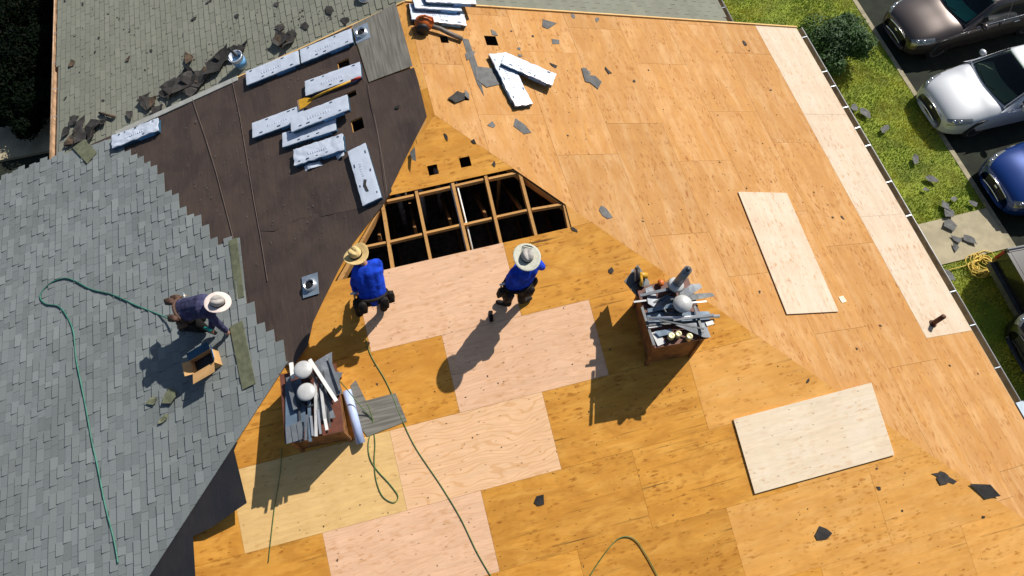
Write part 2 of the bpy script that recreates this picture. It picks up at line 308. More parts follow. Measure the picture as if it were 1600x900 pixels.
# ================================================================== THE SETTING: ground
KX = hit((1415, 130), 'G').x            # kerb line, parallel to the eaves
def sheet(name, x0, x1, y0, y1, z, m, kind='structure'):
    return tag(MB().grid(8, 8, lambda a, b: (x0+(x1-x0)*a, y0+(y1-y0)*b, z)).build(name, m), kind=kind)
sheet('ground', -150, 150, -150, 150, GZ-.06, MT['soil_dark'])
sheet('lawn', 7, KX, -30, 15, GZ, MT['soil'])
tag(MB().box(KX+.13, KX+60, -60, 60, GZ-.2, GZ-.105).build('parking_lot', MT['asphalt']), kind='structure')
kb = empty('kerb', Matrix.Translation((KX+.065, 0, GZ))); tag(kb, kind='structure')
y = 24.0
while y > -24:
    MB().box(KX, KX+.126, y-2.394, y, GZ-.2, GZ+.012).build('kerb_stone', MT['kerb'], kb, Matrix.Identity(4)); y -= 2.4
tag(MB().box(-4, KX-.6, 12.3, 20, GZ-.1, GZ+.02).build('driveway', MT['asphalt']), kind='structure')
cp = loc2('G', [(1392, 362), (1516, 330), (1580, 415), (1450, 420)], Matrix.Translation((0, 0, GZ)))
cx0, cx1 = 8.0, KX-.01; cy1 = hit((1440, 350), 'G').y; cy0 = hit((1480, 412), 'G').y
pth = tag(MB().box(cx0, cx1, cy0, cy1, GZ-.1, GZ+.03).build('concrete_path', MT['concrete']), kind='structure')
la = hit((40, 243), 'G'); lb = hit((40, 192), 'G')
tag(MB().box(-30, -7.2, la.y, lb.y, GZ-.1, GZ+.02).build('path', MT['concrete']), kind='structure')
# painted stall lines
for q, lbl in (((1405, 107), 'worn pale stall line between the brown and the silver car'), ((1487, 238), 'worn pale stall line between the silver and the blue car')):
    p = hit(q, 'G'); mb = MB()
    xx = p.x+.15
    while xx < p.x+6:
        L_ = random.uniform(.25, .7); mb.box(xx, xx+L_, p.y-.05+random.uniform(-.008, .008), p.y+.05, GZ-.103, GZ-.1005); xx += L_+random.choice((.01, .02, .08))
    tag(mb.build('stall_line', MT['paint_line']), lbl, 'road marking', 'painted parking stall lines')
# grass blades
def blades(name, n, x0, x1, y0, y1, m, h0, h1, skip=None):
    vs = []; fs = []; i = 0
    while i < n:
        x = random.uniform(x0, x1); yy = random.uniform(y0, y1)
        if skip and skip(x, yy): n -= 1; continue
        d = noise.noise(V((x*.9, yy*.9, 3))); h = random.uniform(h0, h1)*(1+.5*d); a = random.uniform(0, 6.28); wd = random.uniform(.005, .011); lx, ly = random.uniform(-.6, .6)*h, random.uniform(-.6, .6)*h
        b = len(vs); cx, sx = math.cos(a)*wd, math.sin(a)*wd
        vs += [(x-cx, yy-sx, GZ), (x+cx, yy+sx, GZ), (x+lx+cx*.4, yy+ly+sx*.4, GZ+h)]; fs.append((b, b+1, b+2)); i += 1
    me = bpy.data.meshes.new(name); me.from_pydata(vs, [], fs); me.materials.append(m)
    return tag(link(bpy.data.objects.new(name, me)), kind='stuff')
tag(blades('grass', 150000, 9.2, KX, -9, 11, MT['grass'], .02, .055, lambda x, yy: cy0 < yy < cy1), 'short yellow green lawn grass between house and kerb', 'grass')
# ================================================================== MAIN HOUSE
house = empty('house', Matrix.Translation((0, -3, GZ)), 'hip roofed house being re-roofed, bare plywood, brown felt and grey shingles', 'house')
I4 = Matrix.Identity(4)
EB = EW*KC; EA = EW*SC_/SA
wl = MB()
for (x0, x1, y0, y1) in ((-EA+.5, EW-.5, -EB+.5, -EB+.65), (-EA+.5, EW-.5, RL-.15, RL-.01), (-EA+.5, -EA+.65, -EB+.65, RL-.15), (EW-.65, EW-.5, -EB+.65, RL-.15)):
    wl.box(x0, x1, y0, y1, GZ, -2.66)
wl.build('wall', MT['siding'], house, I4)
gm = MB()   # gable wall above the neighbour's roof
gm.v += [(-EA+.4, RL-.012, -2.75), (EW-.4, RL-.012, -2.75), (0, RL-.012, -.06), (-EA+.4, RL-.14, -2.75), (EW-.4, RL-.14, -2.75), (0, RL-.14, -.06)]; gm.f += [(0, 1, 2), (3, 5, 4), (0, 2, 5, 3), (1, 4, 5, 2)]; gm.m += [0]*4
gm.build('gable_wall', MT['siding'], house, I4)
MB().box(-EA+.66, EW-.66, -EB+.66, RL-.16, -2.86, -2.78).build('attic_floor', MT['insulation'], house, I4)
for i in range(9): MB().box(-2.4+.6*i, -2.35+.6*i, -2.6, 2.2, -2.779, -2.60).build('ceiling_joist', MT['joist'], house, I4)
for i in range(6): MB().beam((-1.35+.6*i, -1.7, -.75), (-1.35+.6*i, .5, -2.6), .045, .09).build('roof_brace', MT['joist'], house, I4)
na, nb, nc = math.hypot(1, SA), math.hypot(1, SB), math.hypot(1, SC_)
def rect(pl, q0, q1, q2):
    P = loc2(pl, [q0, q1, q2], PL[pl][2]); x, yy = (P[1][0]+P[2][0])/2, (P[1][1]+P[2][1])/2; a = max(abs(P[1][0]-P[0][0]), abs(P[2][0]-P[0][0]))/2; b = max(abs(P[1][1]-P[0][1]), abs(P[2][1]-P[0][1]))/2
    return (x-a, x+a, yy-b, yy+b)
HOLES = {'A': [rect('A', *q) for q in (((527, 98), (545, 93), (531, 112)), ((538, 148), (556, 142), (541, 156)), ((548, 190), (566, 184), (553, 207)))],
         'C': [rect('C', *q) for q in (((756, 56), (774, 56), (761, 71)), ((687, 56), (699, 56), (689, 67)), ((716, 145), (730, 145), (719, 157)))],
         'B': [rect('B', *q) for q in (((667, 260), (682, 256), (671, 275)), ((717, 248), (733, 243), (721, 263)))]}
def cutout(po, holes):
    out = [po]
    for (x0, x1, y0, y1) in holes:
        nw = []
        for p in out:
            for cl in ([(1, 0, x0)], [(-1, 0, -x1)], [(-1, 0, -x0), (1, 0, x1), (0, 1, y0)], [(-1, 0, -x0), (1, 0, x1), (0, -1, -y1)]):
                q = p
                for c in cl:
                    q = clip(q, *c)
                    if len(q) < 3: break
                if len(q) > 2 and area(q) > 1e-4: nw.append(q)
        out = nw
    return out
def deck(poly, holes, z0, z1):
    mb = MB()
    for p in cutout(poly, holes): mb.prism(p, z0, z1)
    return mb
# --- left slope (local x = world y, y = distance down the slope)
MA = PL['A'][2]
slopeA = deck([(RL, 0), (RL, EA*na), (-EA*KA, EA*na), (0, 0)], HOLES['A'], -.045, -.014).build('roof_slope', MT['attic'], house, MA); slopeA['label'] = 'slope covered by grey shingles and brown felt'
def sheets(par, Mp, rows, region, mats, gap=.004, top=0., special={}, holes=()):
    """plywood sheets, rows = [(y0, y1, [x breaks])] in the slope's own metres"""
    for ri, (y0, y1, xs) in enumerate(rows):
        for xi in range(len(xs)-1):
            po = [(xs[xi]+gap/2, y0+gap/2), (xs[xi+1]-gap/2, y0+gap/2), (xs[xi+1]-gap/2, y1-gap/2), (xs[xi]+gap/2, y1-gap/2)]
            for h in region: 
                po = clip(po, *h)
                if len(po) < 3: break
            if len(po) < 3 or area(po) < .004: continue
            cx, cy = (xs[xi]+xs[xi+1])/2, (y0+y1)/2
            m = special.get((ri, xi)) or random.choice(mats)
            dz = random.uniform(-.0012, .0012)
            bx0, bx1, by0, by1 = min(p[0] for p in po), max(p[0] for p in po), min(p[1] for p in po), max(p[1] for p in po)
            pcs = cutout(po, [h for h in holes if h[0] < bx1 and h[1] > bx0 and h[2] < by1 and h[3] > by0]); mb = MB()
            for pc in pcs: mb.prism([(p[0]-cx, p[1]-cy) for p in pc], -.012+dz, top+dz)
            mb.build('plywood_sheet', MT[m], par, Mp @ Matrix.Translation((cx, cy, 0)))
def breaks(lo_, hi, off): 
    r = []; x = lo_+off-2.44
    while x < hi+2.44: r.append(x); x += 2.44
    return r
rows = [(i*1.22, (i+1)*1.22, breaks(-EA*KA, RL, (i % 2)*1.22+.5)) for i in range(8)]
regA = [(1, 0, RL), (-1, -KA/na, 0), (0, 1, EA*na)]
sheets(slopeA, MA, rows, regA, ['ply_amber', 'ply_tan'], holes=HOLES['A'])
# --- right slope (local x = -world y)
MC = PL['C'][2]
slopeC = deck([(-RL, 0), (-RL, EW*nc), (EW*KC, EW*nc), (0, 0)], HOLES['C'], -.045, -.014).build('roof_slope', MT['attic'], house, MC); slopeC['label'] = 'slope of bare peach plywood with a pale strip along the gutter'
rows = []; spc = {}
yE = EW*nc; edges = [yE-1.22*i for i in range(8)]+[0]
for i in range(8):
    off = [0, .9, .1, 1.3, .4, 1.1, .2, 1.5][i]
    xs = breaks(-RL, EW*KC, off)
    if i == 0: xs = [-RL, -RL+2.6, -RL+5.2, 5.17, 5.17+2.44, 5.17+4.88]
    rows.append((edges[i+1], edges[i], xs))
    if i == 0: spc.update({(0, 0): 'ply_strip', (0, 1): 'ply_strip', (0, 2): 'ply_strip', (0, 3): 'ply_peach', (0, 4): 'ply_peach'})
regC = [(-1, 0, RL), (1, -KC/nc, 0), (0, 1, yE)]
sheets(slopeC, MC, rows, regC, ['ply_peach'], gap=.004, special=spc, holes=HOLES['C'])
# --- front hip slope (local x = -world x, y = distance down the slope)
MBm = PL['B'][2]
def vB(v): return v*nb
regB = [(-1, -1/(KC*nb), 0), (1, -1/(KA*nb), 0), (0, 1, EB*nb)]
XR = -hit((889, 340), 'B').x
v1, v2 = 1.1534, 2.2895
# substrate boards leave the opening free
sub = MB()
for po in ([(-9, 0), (9, 0), (9, vB(v1)), (-9, vB(v1))], [(-9, vB(v2)), (9, vB(v2)), (9, EB*nb), (-9, EB*nb)], [(-9, vB(v1)), (XR, vB(v1)), (XR, vB(v2)), (-9, vB(v2))]):
    for h in regB: po = clip(po, *h)
    if len(po) > 2:
        for p in cutout(po, HOLES['B']): sub.prism(p, -.03, -.0135)
slopeB = sub.build('roof_slope', MT['attic'], house, MBm); slopeB['label'] = 'front hip slope of old amber and new pink plywood with an open hole'
rv_ = [2.2895, 3.4747, 4.675, 5.85, 7.02, 8.2, 9.4, 10.6]
xo = [-1.85, -.72, -1.83, -.68, -1.9, -.7, -1.9]
rows = [(0, vB(v1), [-9, 9]), (vB(v1), vB(v2), [-9, XR])]; spc = {(0, 0): 'ply_amber', (1, 0): 'ply_tan'}
names = {(0, 0): 'ply_pink', (1, 0): 'ply_pink', (2, 0): 'ply_fig', (2, -1): 'ply_cream', (3, -1): 'ply_pink'}
for i in range(7):
    xs = sorted([-(xo[i]+2.44*j) for j in range(-4, 6)]); rows.append((vB(rv_[i]), vB(rv_[i+1]), xs))
    for (a, j), m in names.items():
        if a == i: spc[(i+2, xs.index(-(xo[i]+2.44*j))-1)] = m
    for xi in range(len(xs)-1):
        if (i+2, xi) not in spc: spc[(i+2, xi)] = 'ply_amber' if (-xs[xi+1] < 1.8 and i < 6) else 'ply_tan'
sheets(slopeB, MBm, rows, regB, ['ply_amber'], special=spc, gap=.003, holes=HOLES['B'])
# framing in the opening
frame = MB().beam(hit((668, 186), 'B')+V((-.03, 0, -.1)), hit((470, 552), 'B')+V((-.03, 0, -.1)), .07, .14).build('hip_rafter', MT['lumber'], house, I4)
MB().beam(V((.02, 0, -.12)), V((3.2, -3.2*KC, -3.2*SC_-.12)), .05, .16).build('hip_rafter', MT['lumber'], house, I4)
MB().beam(V((0, .0, -.13)), V((0, RL-.2, -.13)), .05, .2).build('ridge_board', MT['lumber'], house, I4)
for a, b in (((597, 318), (613, 420)), ((648, 288), (674, 412)), ((705, 276), (734, 398)), ((757, 266), (785, 388)), ((810, 260), (839, 372)), ((881, 312), (891, 362))):
    pa, pb = hit(a, 'B'), hit(b, 'B'); d = (pb-pa).normalized(); MB().beam(pa-d*.02+V((0, 0, -.1)), pb+d*.6+V((0, 0, -.1)), .05, .16).build('rafter', MT['lumber'], house, I4)
for a, b in (((604, 312), (646, 303)), ((654, 301), (703, 290)), ((711, 288), (755, 278)), ((763, 277), (806, 268)), ((568, 384), (602, 377)), ((608, 376), (659, 364)), ((665, 362), (717, 350)), ((724, 349), (768, 339)), ((775, 337), (825, 326)), ((831, 325), (879, 317))):
    MB().beam(hit(a, 'B')+V((0, 0, -.07)), hit(b, 'B')+V((0, 0, -.07)), .04, .075).build('blocking', MT['lumber'], house, I4)
for i, (a, b) in enumerate((((704, 285), (730, 393)), ((713, 283), (739, 391)))):
    pa, pb = hit(a, 'B')+V((0, .03, -.05)), hit(b, 'B')+V((0, -.2, -.2)); t = MB().tube([pa, pa.lerp(pb, .5)+V((.006, 0, 0)), pb], .014); t.tube([pa.lerp(pb, .48), pa.lerp(pb, .53)], .02); t.build('conduit', MT['pvc'], house, I4, True)
for x, yy, m in ((-.95, -.5, 'duct'), (-.55, -.55, 'duct'), (.25, -.5, 'attic'), (.85, -.7, 'lumber'), (-.2, -.3, 'duct')):
    MB().tube([(x, yy, -2.78), (x+.04, yy-.12, -.9)], .05 if m != 'lumber' else .035, 8).build('attic_post', MT[m], house, I4, True)
# trims
def edge(name, a, b, wd, ht, m, dz=0): return MB().beam(V(a)+V((0, 0, dz)), V(b)+V((0, 0, dz)), wd, ht).build(name, MT[m], house, I4)
edge('rake_trim', (0, RL+.016, 0), (EW, RL+.016, -EW*SC_), .03, .12, 'ply_cream', -.03)
xs1 = hit((372, 116), 'A').x
edge('rake_trim', (0, RL+.014, 0), (xs1, RL+.014, xs1*SA), .03, .1, 'ply_cream', -.03)
xs2 = hit((182, 208), 'A').x; edge('drip_edge', (xs1-.01, RL-.02, xs1*SA), (xs2, RL-.02, xs2*SA), .11, .02, 'flash_pale', .02)
edge('fascia', (EW-.02, RL, -EW*SC_-.11), (EW-.02, -EB, -EW*SC_-.11), .03, .17, 'metal_white')
edge('fascia', (-EA+.02, RL, -EW*SC_-.11), (-EA+.02, -EB, -EW*SC_-.11), .03, .17, 'metal_white')
edge('fascia', (-EA+.05, -EB+.02, -EW*SC_-.11), (EW-.05, -EB+.02, -EW*SC_-.11), .03, .17, 'metal_white')
def gutter(par, x, y0, y1, z, s, m, lip, hang, m2='gutter_inside'):
    prof = [(0, 0), (0, -.1), (.09, -.11), (.12, -.05), (.13, 0), (.122, .0), (.112, -.05), (.085, -.1), (.008, -.09), (.008, 0)]
    mb = MB(); n = len(prof); mb.add([(x+s*p[0], y0, z+p[1]) for p in prof]+[(x+s*p[0], y1, z+p[1]) for p in prof], [(i, (i+1) % n, n+(i+1) % n, n+i) for i in range(n)]+[tuple(range(n)), tuple(range(n, 2*n))])
    g = mb.build('gutter', MT[m2], par, I4); MB().tube([(x+s*.13, y0, z+.004), (x+s*.13, y1, z+.004)], lip, 8).build('gutter_lip', MT[m], g, I4, True)
    for yy in hang: MB().beam((x+s*.008, yy, z+.007), (x+s*.128, yy, z+.01), .014, .006).build('gutter_hanger', MT['galv'], g, I4)
    return g
hy = [hit(q, 'C').y for q in ((1250, 58), (1278, 112), (1292, 135), (1310, 168), (1328, 200), (1345, 228), (1378, 285), (1408, 338), (1478, 457), (1508, 510), (1546, 577), (1588, 640))]
gut = gutter(house, EW+.012, RL, -9.6, -EW*SC_-.02, 1, 'metal_white', .011, hy)
ye = hit((1600, 655), 'C').y; MB().box(EW+.02, EW+.17, ye-1.2, ye+.3, -EW*SC_-.02, -EW*SC_+.012).build('gutter_cover', MT['galv'], house, I4)
# --- felt on the left slope
def feltpiece(name, pts, m, z, amp, par=slopeA, step=.13, pl='A', seed=0, thick=.004):
    Mf = fr(pl, pts[0]); poly = loc2(pl, pts, Mf); oo = PL[pl][2].inverted() @ Mf.translation; hl = [(h[0]-oo.x, h[1]-oo.x, h[2]-oo.y, h[3]-oo.y) for h in HOLES['A']] if m == 'felt_brown' else ()
    me = soft(poly, step, lambda x, yy: z+amp*max(0, noise.noise(V((x*1.1+seed, yy*3.2, seed)))+.25*noise.noise(V((x*5, yy*7, seed)))), thick, hl)
    me.materials.append(MT[m]); return link(bpy.data.objects.new(name, me), par, Mf)
feltpiece('roofing_felt', [(120, 236), (308, 152), (345, 270), (378, 400), (398, 490), (430, 560), (390, 560), (330, 420), (200, 300)], 'felt_brown', .003, .012, seed=1)
feltpiece('roofing_felt', [(302, 155), (369, 122), (392, 250), (418, 440), (445, 560), (420, 570), (392, 480), (374, 400), (340, 270)], 'felt_brown', .009, .010, seed=2)
feltpiece('roofing_felt', [(364, 123), (548, 43), (577, 132), (600, 220), (613, 300), (600, 318), (500, 340), (470, 342), (430, 362), (408, 362), (388, 250)], 'felt_brown', .016, .016, seed=3)
feltpiece('roofing_felt', [(405, 362), (470, 340), (604, 314), (553, 380), (530, 422), (506, 470), (490, 505), (482, 540), (458, 575), (440, 565), (428, 500)], 'felt_brown', .013, .014, seed=4)
feltpiece('roofing_felt', [(574, 133), (648, 107), (655, 130), (668, 184), (640, 238), (612, 296), (604, 312), (592, 220)], 'felt_brown', .025, .016, seed=5)
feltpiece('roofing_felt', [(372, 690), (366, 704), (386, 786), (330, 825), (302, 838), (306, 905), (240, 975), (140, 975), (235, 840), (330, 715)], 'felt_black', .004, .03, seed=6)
for pts in ([(302, 155), (322, 212), (340, 270), (357, 335), (374, 400)], [(364, 123), (377, 185), (388, 250), (398, 310), (408, 365), (420, 440)], [(577, 135), (590, 200), (601, 262), (606, 300)]):
    P = [hit(q, 'A')+V((-.012, 0, .04)) for q in pts]; mb = MB()
    for a, b in zip(P, P[1:]): mb.beam(a+V((0, 0, -.012)), b+V((0, 0, -.012)), .009, .004)
    mb.build('seam_highlight', MT['seam_highlight'], slopeA, I4)  # sunlit glint of the felt seams, put in as lighter strips
mem = feltpiece('membrane_sheet', [(551, 42), (620, 8), (646, 105), (578, 130)], 'membrane', .034, .006, None, seed=8)
tag(mem, 'grey brushed membrane strip laid across the brown felt by the ridge', 'membrane')
# --- grey shingles
def shingle_roof(par, pl, poly_px, expo, wrange, m, name, objs=300, y0=0., bond=False, thick=(.005, .019), cut=None):
    Mp = PL[pl][2]; poly = loc2(pl, poly_px, Mp); xs = [p[0] for p in poly]; ys = [p[1] for p in poly]
    tabs = []; j = 0; yy = min(ys)-min(ys) % expo
    while yy < max(ys):
        x = min(xs)-random.uniform(0, .3)
        if bond: x = min(xs)-.3+(j % 2)*wrange[0]/2
        while x < max(xs):
            wd = random.uniform(*wrange); c = (x+wd/2, yy+expo/2)
            if inside(c, poly): tabs.append((x, yy, wd, random.random()))
            x += wd
        yy += expo; j += 1
    def scr(t):
        p = Mp @ V((t[0]+t[2]/2, t[1], 0))-CAM; z = p.dot(fw); sx, sy = abs(p.dot(rt)/z*FPX), abs(p.dot(up)/z*FPX)
        return z+(100 if sx > 800 or sy > 450 else 0)
    tabs.sort(key=scr)
    def tab(mb, t, ox, oy):
        x, yy, wd, r = t; hb = thick[1] if r > .5 else thick[0]; g = .004 if not bond else .007; dy = random.uniform(-.003, .003)
        x0, x1, ya, yb = x-ox+g/2, x-ox+wd-g/2, yy-oy-.012, yy-oy+expo+dy
        if cut:
            a, b, c = cut; cr_ = [a*(px+ox)+b*(py+oy)-c for px in (x0, x1) for py in (ya, yb)]
            if max(cr_) > 0:
                po = clip([(x0, ya), (x1, ya), (x1, yb), (x0, yb)], a, b, c-a*ox-b*oy)
                if len(po) > 2 and area(po) > .0005: mb.prism(po, -.002, .008+.004*r)
                return
        mb.add([(x0, ya, -.002), (x1, ya, -.002), (x1, yb, .001), (x0, yb, .001), (x0, ya, .003), (x1, ya, .003), (x1, yb, hb+.003), (x0, yb, hb+.003)], [(0, 3, 2, 1), (4, 5, 6, 7), (0, 1, 5, 4), (1, 2, 6, 5), (2, 3, 7, 6), (3, 0, 4, 7)])
    for t in tabs[:objs]:
        mb = MB(); tab(mb, t, t[0], t[1])
        if mb.v: mb.build(name, MT[m], par, Mp @ Matrix.Translation((t[0], t[1], y0)))
    mb = MB()
    for t in tabs[objs:]: tab(mb, t, 0, 0)
    if mb.v: o = mb.build(name+'_field', MT[m], par, Mp @ Matrix.Translation((0, 0, y0))); o['kind'] = 'stuff'
SHP = [(-260, 385), (0, 279), (182, 211), (198, 240), (230, 252), (262, 293), (300, 333), (345, 378), (372, 376), (384, 470), (405, 495), (430, 530), (452, 565), (470, 610), (420, 680), (385, 725), (310, 845), (255, 915), (210, 990), (-260, 990)]
q0, q1 = loc2('A', [(450, 568), (232, 905)], PL['A'][2]); dq = q1-q0; HC = (-dq.y, dq.x); HC = (*HC, HC[0]*q0.x+HC[1]*q0.y); qi = loc2('A', [(100, 700)], PL['A'][2])[0]
if HC[0]*qi.x+HC[1]*qi.y > HC[2]: HC = (-HC[0], -HC[1], -HC[2])
shingle_roof(slopeA, 'A', SHP, .143, (.11, .27), 'shingle_grey', 'shingle', y0=.022, cut=HC)
# ================================================================== NEIGHBOUR HOUSE (lower, old shingles)
nh = empty('neighbour_house', Matrix.Translation((0, 8, GZ)), 'lower house behind with old grey green shingle roof and gutters', 'house')
NXL, NXR, NY = hit((91, 110), 'NA').x, hit((1128, 17), 'NC').x, 14.
NY0 = RL+.04
nsA = MB().prism([(NY0, 0), (NY0, -NXL*na), (NY, -NXL*na), (NY, 0)], -.05, -.002).build('roof_slope', MT['shingle_old'], nh, PL['NA'][2])
nsC = MB().prism([(-NY0, 0), (-NY0, NXR*nc), (-NY, NXR*nc), (-NY, 0)], -.05, -.002).build('roof_slope', MT['shingle_old'], nh, PL['NC'][2])
def pxbox(pl, pts): return pts
shingle_roof(nsA, 'NA', [(92, -8), (92, 245), (180, 212), (640, 2), (640, -8)], .135, (.30, .305), 'shingle_old', 'shingle', bond=True, thick=(.009, .014))
shingle_roof(nsC, 'NC', [(640, -8), (640, 10), (1138, 40), (1114, -8)], .135, (.30, .305), 'shingle_old', 'shingle', bond=True, thick=(.009, .014))
MB().box(NXL+.4, NXR-.4, NY0, NY, GZ, -2.95).build('wall', MT['siding'], nh, I4)
edge2 = MB().beam((NXL+.01, NY0, NXL*SA-ND-.1), (NXL+.01, NY, NXL*SA-ND-.1), .03, .16).build('fascia', MT['copper_trim'], nh, I4)
g2 = gutter(nh, NXL-.005, NY0-.1, NY, NXL*SA-ND-.02, -1, 'copper_trim', .018, [hit(q, 'NA').y for q in ((90, 50), (91, 97), (91, 137), (91, 180))], 'copper_trim')
MB().beam((NXR-.01, NY0, -NXR*SC_-ND-.1), (NXR-.01, NY, -NXR*SC_-ND-.1), .03, .16).build('fascia', MT['metal_white'], nh, I4)
gutter(nh, NXR+.005, NY0, NY, -NXR*SC_-ND-.02, 1, 'metal_white', .016, [hit((1124, 12), 'NC').y])
nchim = MB().box(1.05, 2.0, 4.55, 5.4, -1.2, .95); nchim.box(1.0, 2.05, 4.5, 5.45, .95, 1.03); nchim.build('chimney', MT['brown_metal'], nh, I4)
MB().lathe([(.16, 0), (.17, .03), (.1, .05), (.06, .09), (0, .11)], 16, Matrix.Translation(hit((571, -4), 'NA'))).build('roof_vent', MT['alu'], nh, I4, True)
# ================================================================== CHIMNEYS
def chimney(q0, q1, depth, h, label):
    """boxed chimney on the front slope; q0,q1 = photo pixels of its two front base corners"""
    a, b = hit(q0, 'B'), hit(q1, 'B'); xw = (b-a).to_2d().length
    M = planemat(V((b.x-a.x, b.y-a.y, 0)), V((-(b.y-a.y), b.x-a.x, 0)), a)
    o = empty('chimney', M, label, 'chimney', 'boxed chimneys on the front slope')
    ht = h+0.0
    MB().box(.02, xw-.02, .02, depth-.02, -.15, ht).build('casing', MT['chimney_wood'], o)
    for x, yy in ((0, 0), (xw, 0), (0, depth), (xw, depth)):
        MB().box(x-.02 if x == 0 else x-.03, x+.03 if x == 0 else x+.02, yy-.02 if yy == 0 else yy-.03, yy+.03 if yy == 0 else yy+.02, -.15 if yy == 0 else .05, ht-.003).build('corner_board', MT['chimney_wood'], o)
    MB().box(-.045, xw+.045, -.045, depth+.045, ht, ht+.035).build('cap_plate', MT['brown_metal'], o)
    MB().lathe([(.14, 0), (.14, .1), (.12, .1), (.12, .02), (0, .02)], 20, Matrix.Translation((xw*.5, depth*.55, ht+.035))).build('flue_collar', MT['metal_dark'], o, None, True)
    return o, M, xw, ht+.035
chL, ML, wL, hL = chimney((473, 704), (549, 688), .95, .72, 'left boxed chimney heaped with vent caps and grey flashing strips')
chR, MR, wR, hR = chimney((1009, 570), (1078, 557), .92, .90, 'right boxed chimney heaped with dark flashing and a tall vent pipe')
def on(M, base, q):      # point on a horizontal level above the chimney foot
    z = M.translation.z+base; d = fw + rt*((q[0]-800)/FPX) - up*((q[1]-450)/FPX); return CAM+d*((z-CAM.z)/d.z)
def plate(M, base, pts, m, name, label, cat, group, thick=.004, bend=.02, tilt=0.0):
    P = [on(M, base, q) for q in pts]; o = P[0]; n = len(P)
    c = sum(P, V())/n; T = Matrix.Translation(c); loc = [(p-c).to_2d() for p in P]; sd_ = random.random()*50; ax = random.uniform(0, 6.28)
    me = soft(loc, .09, lambda x, yy: bend*noise.noise(V((x*4+sd_, yy*4, sd_)))+tilt*(x*math.cos(ax)+yy*math.sin(ax)), thick); me.materials.append(MT[m])
    return tag(link(bpy.data.objects.new(name, me), None, T), label, cat, group)
def rod(M, base, a, b, r, m, name, label, cat, group=None, base2=None, square=False, hollow=False):
    A_, B_ = on(M, base, a), on(M, base2 if base2 is not None else base, b); T = Matrix.Translation(A_); mb = MB()
    if square: mb.beam((0, 0, 0), B_-A_, r*2, r*1.2)
    else: mb.tube([(0, 0, 0), (B_-A_)*.5, B_-A_], r, 12)
    return tag(mb.build(name, MT[m], None, T, not square), label, cat, group)
def vent_cap(M, base, q, rad, label, m='alu', hgt=.1, dm=.8):
    c = on(M, base, q); o = empty('roof_ventilator', Matrix.Translation(c), label, 'ventilator', 'loose domed ventilators')
    MB().lathe([(rad*.55, -hgt), (rad*.55, -.01), (rad*.5, 0)], 24).build('neck', MT['metal_grey'], o, None, True)
    MB().lathe([(rad*.97, -.03), (rad, -.012), (rad*.96, 0), (rad*.8, rad*.15*dm), (rad*.5, rad*.25*dm), (rad*.2, rad*.29*dm), (0, rad*.30*dm)], 28).build('dome', MT[m], o, None, True)
    return o
GL, GR = 'flashing heaped on the left chimney', 'flashing heaped on the right chimney'
z = hL
plate(ML, z+.03, [(446, 600), (470, 590), (478, 640), (474, 690), (446, 693)], 'flash_blue', 'flashing_sheet', 'broad blue grey flashing at the left edge of the left chimney', 'flashing', GL, bend=.015)
for i, (a, b) in enumerate((((446, 668), (455, 694)), ((454, 664), (465, 691)), ((463, 660), (474, 688)))):
    plate(ML, z+.055+.012*i, [(a[0], a[1]), (a[0]+8, a[1]-3), (b[0]+2, b[1]-3), (b[0]-7, b[1])], 'flash_grey', 'flashing_strip', ('leftmost', 'middle', 'right')[i]+' of three short grey strips at the lower left chimney corner', 'flashing', GL, bend=.01)
plate(ML, z+.05, [(492, 567), (519, 550), (520, 580), (536, 583), (530, 594), (535, 614), (519, 622), (505, 590)], 'flash_grey', 'flashing_sheet', 'pointed star shaped grey flashing sheet atop the left chimney', 'flashing', GL, bend=.04, tilt=.05)
plate(ML, z+.07, [(497, 600), (512, 617), (524, 652), (500, 658), (496, 640)], 'flash_grey', 'flashing_sheet', 'bent grey flashing sheet with dark seams below the white tube', 'flashing', GL, bend=.03)
rod(ML, z+.2, (484, 562), (526, 627), .026, 'pvc', 'downspout_tube', 'white square tube lying aslant across the left chimney', 'tube', square=True)
rod(ML, z+.14, (488, 585), (520, 632), .014, 'metal_dark', 'trim_strip', 'black trim strip beside the white tube on left chimney', 'trim', GL, square=True)
for i, (a, b, m) in enumerate((((486, 650), (489, 681), 'alu'), ((493, 590), (494, 682), 'metal_white'), ((497, 640), (501, 678), 'alu'), ((501, 600), (509, 668), 'metal_white'), ((479, 648), (478, 688), 'metal_grey'), ((508, 655), (511, 672), 'pvc'))):
    rod(ML, z+.10+.01*i, a, b, .016+.004*(i % 2), m, 'trim_strip', ('first', 'second', 'third', 'fourth', 'shortest dark', 'short bright')[i]+' of the pale metal strips fanned at the left chimney front', 'trim', GL, square=True)
rod(ML, z+.12, (455, 567), (458, 592), .028, 'pvc', 'trim_strip', 'short white channel at the upper left chimney corner', 'trim', GL, square=True)
for i, (a, b, m, r_) in enumerate((((466, 600), (470, 690), 'metal_dark', .014), ((482, 600), (485, 690), 'flash_blue', .022), ((505, 580), (516, 668), 'metal_dark', .012), ((450, 590), (462, 640), 'flash_grey', .03), ((514, 560), (532, 610), 'flash_grey', .02))):
    rod(ML, z+.06+.012*i, a, b, r_, m, 'trim_strip', ('dark strip right of the broad blue flashing', 'blue strip under the lower domed ventilator', 'thin dark strip under the bent grey flashing', 'wide grey strip at the upper left chimney rim', 'grey strip lying on the star shaped flashing')[i], 'trim', GL, square=True)
vent_cap(ML, z+.32, (473, 577), .135, 'upper white domed vent cap on the left chimney', 'metal_white', .3); vent_cap(ML, z+.22, (478, 612), .135, 'lower white domed vent cap with a dark hole on left chimney', 'metal_white', .2)
z = hR
def bent(*a, **k): return plate(MR, *a, **k)
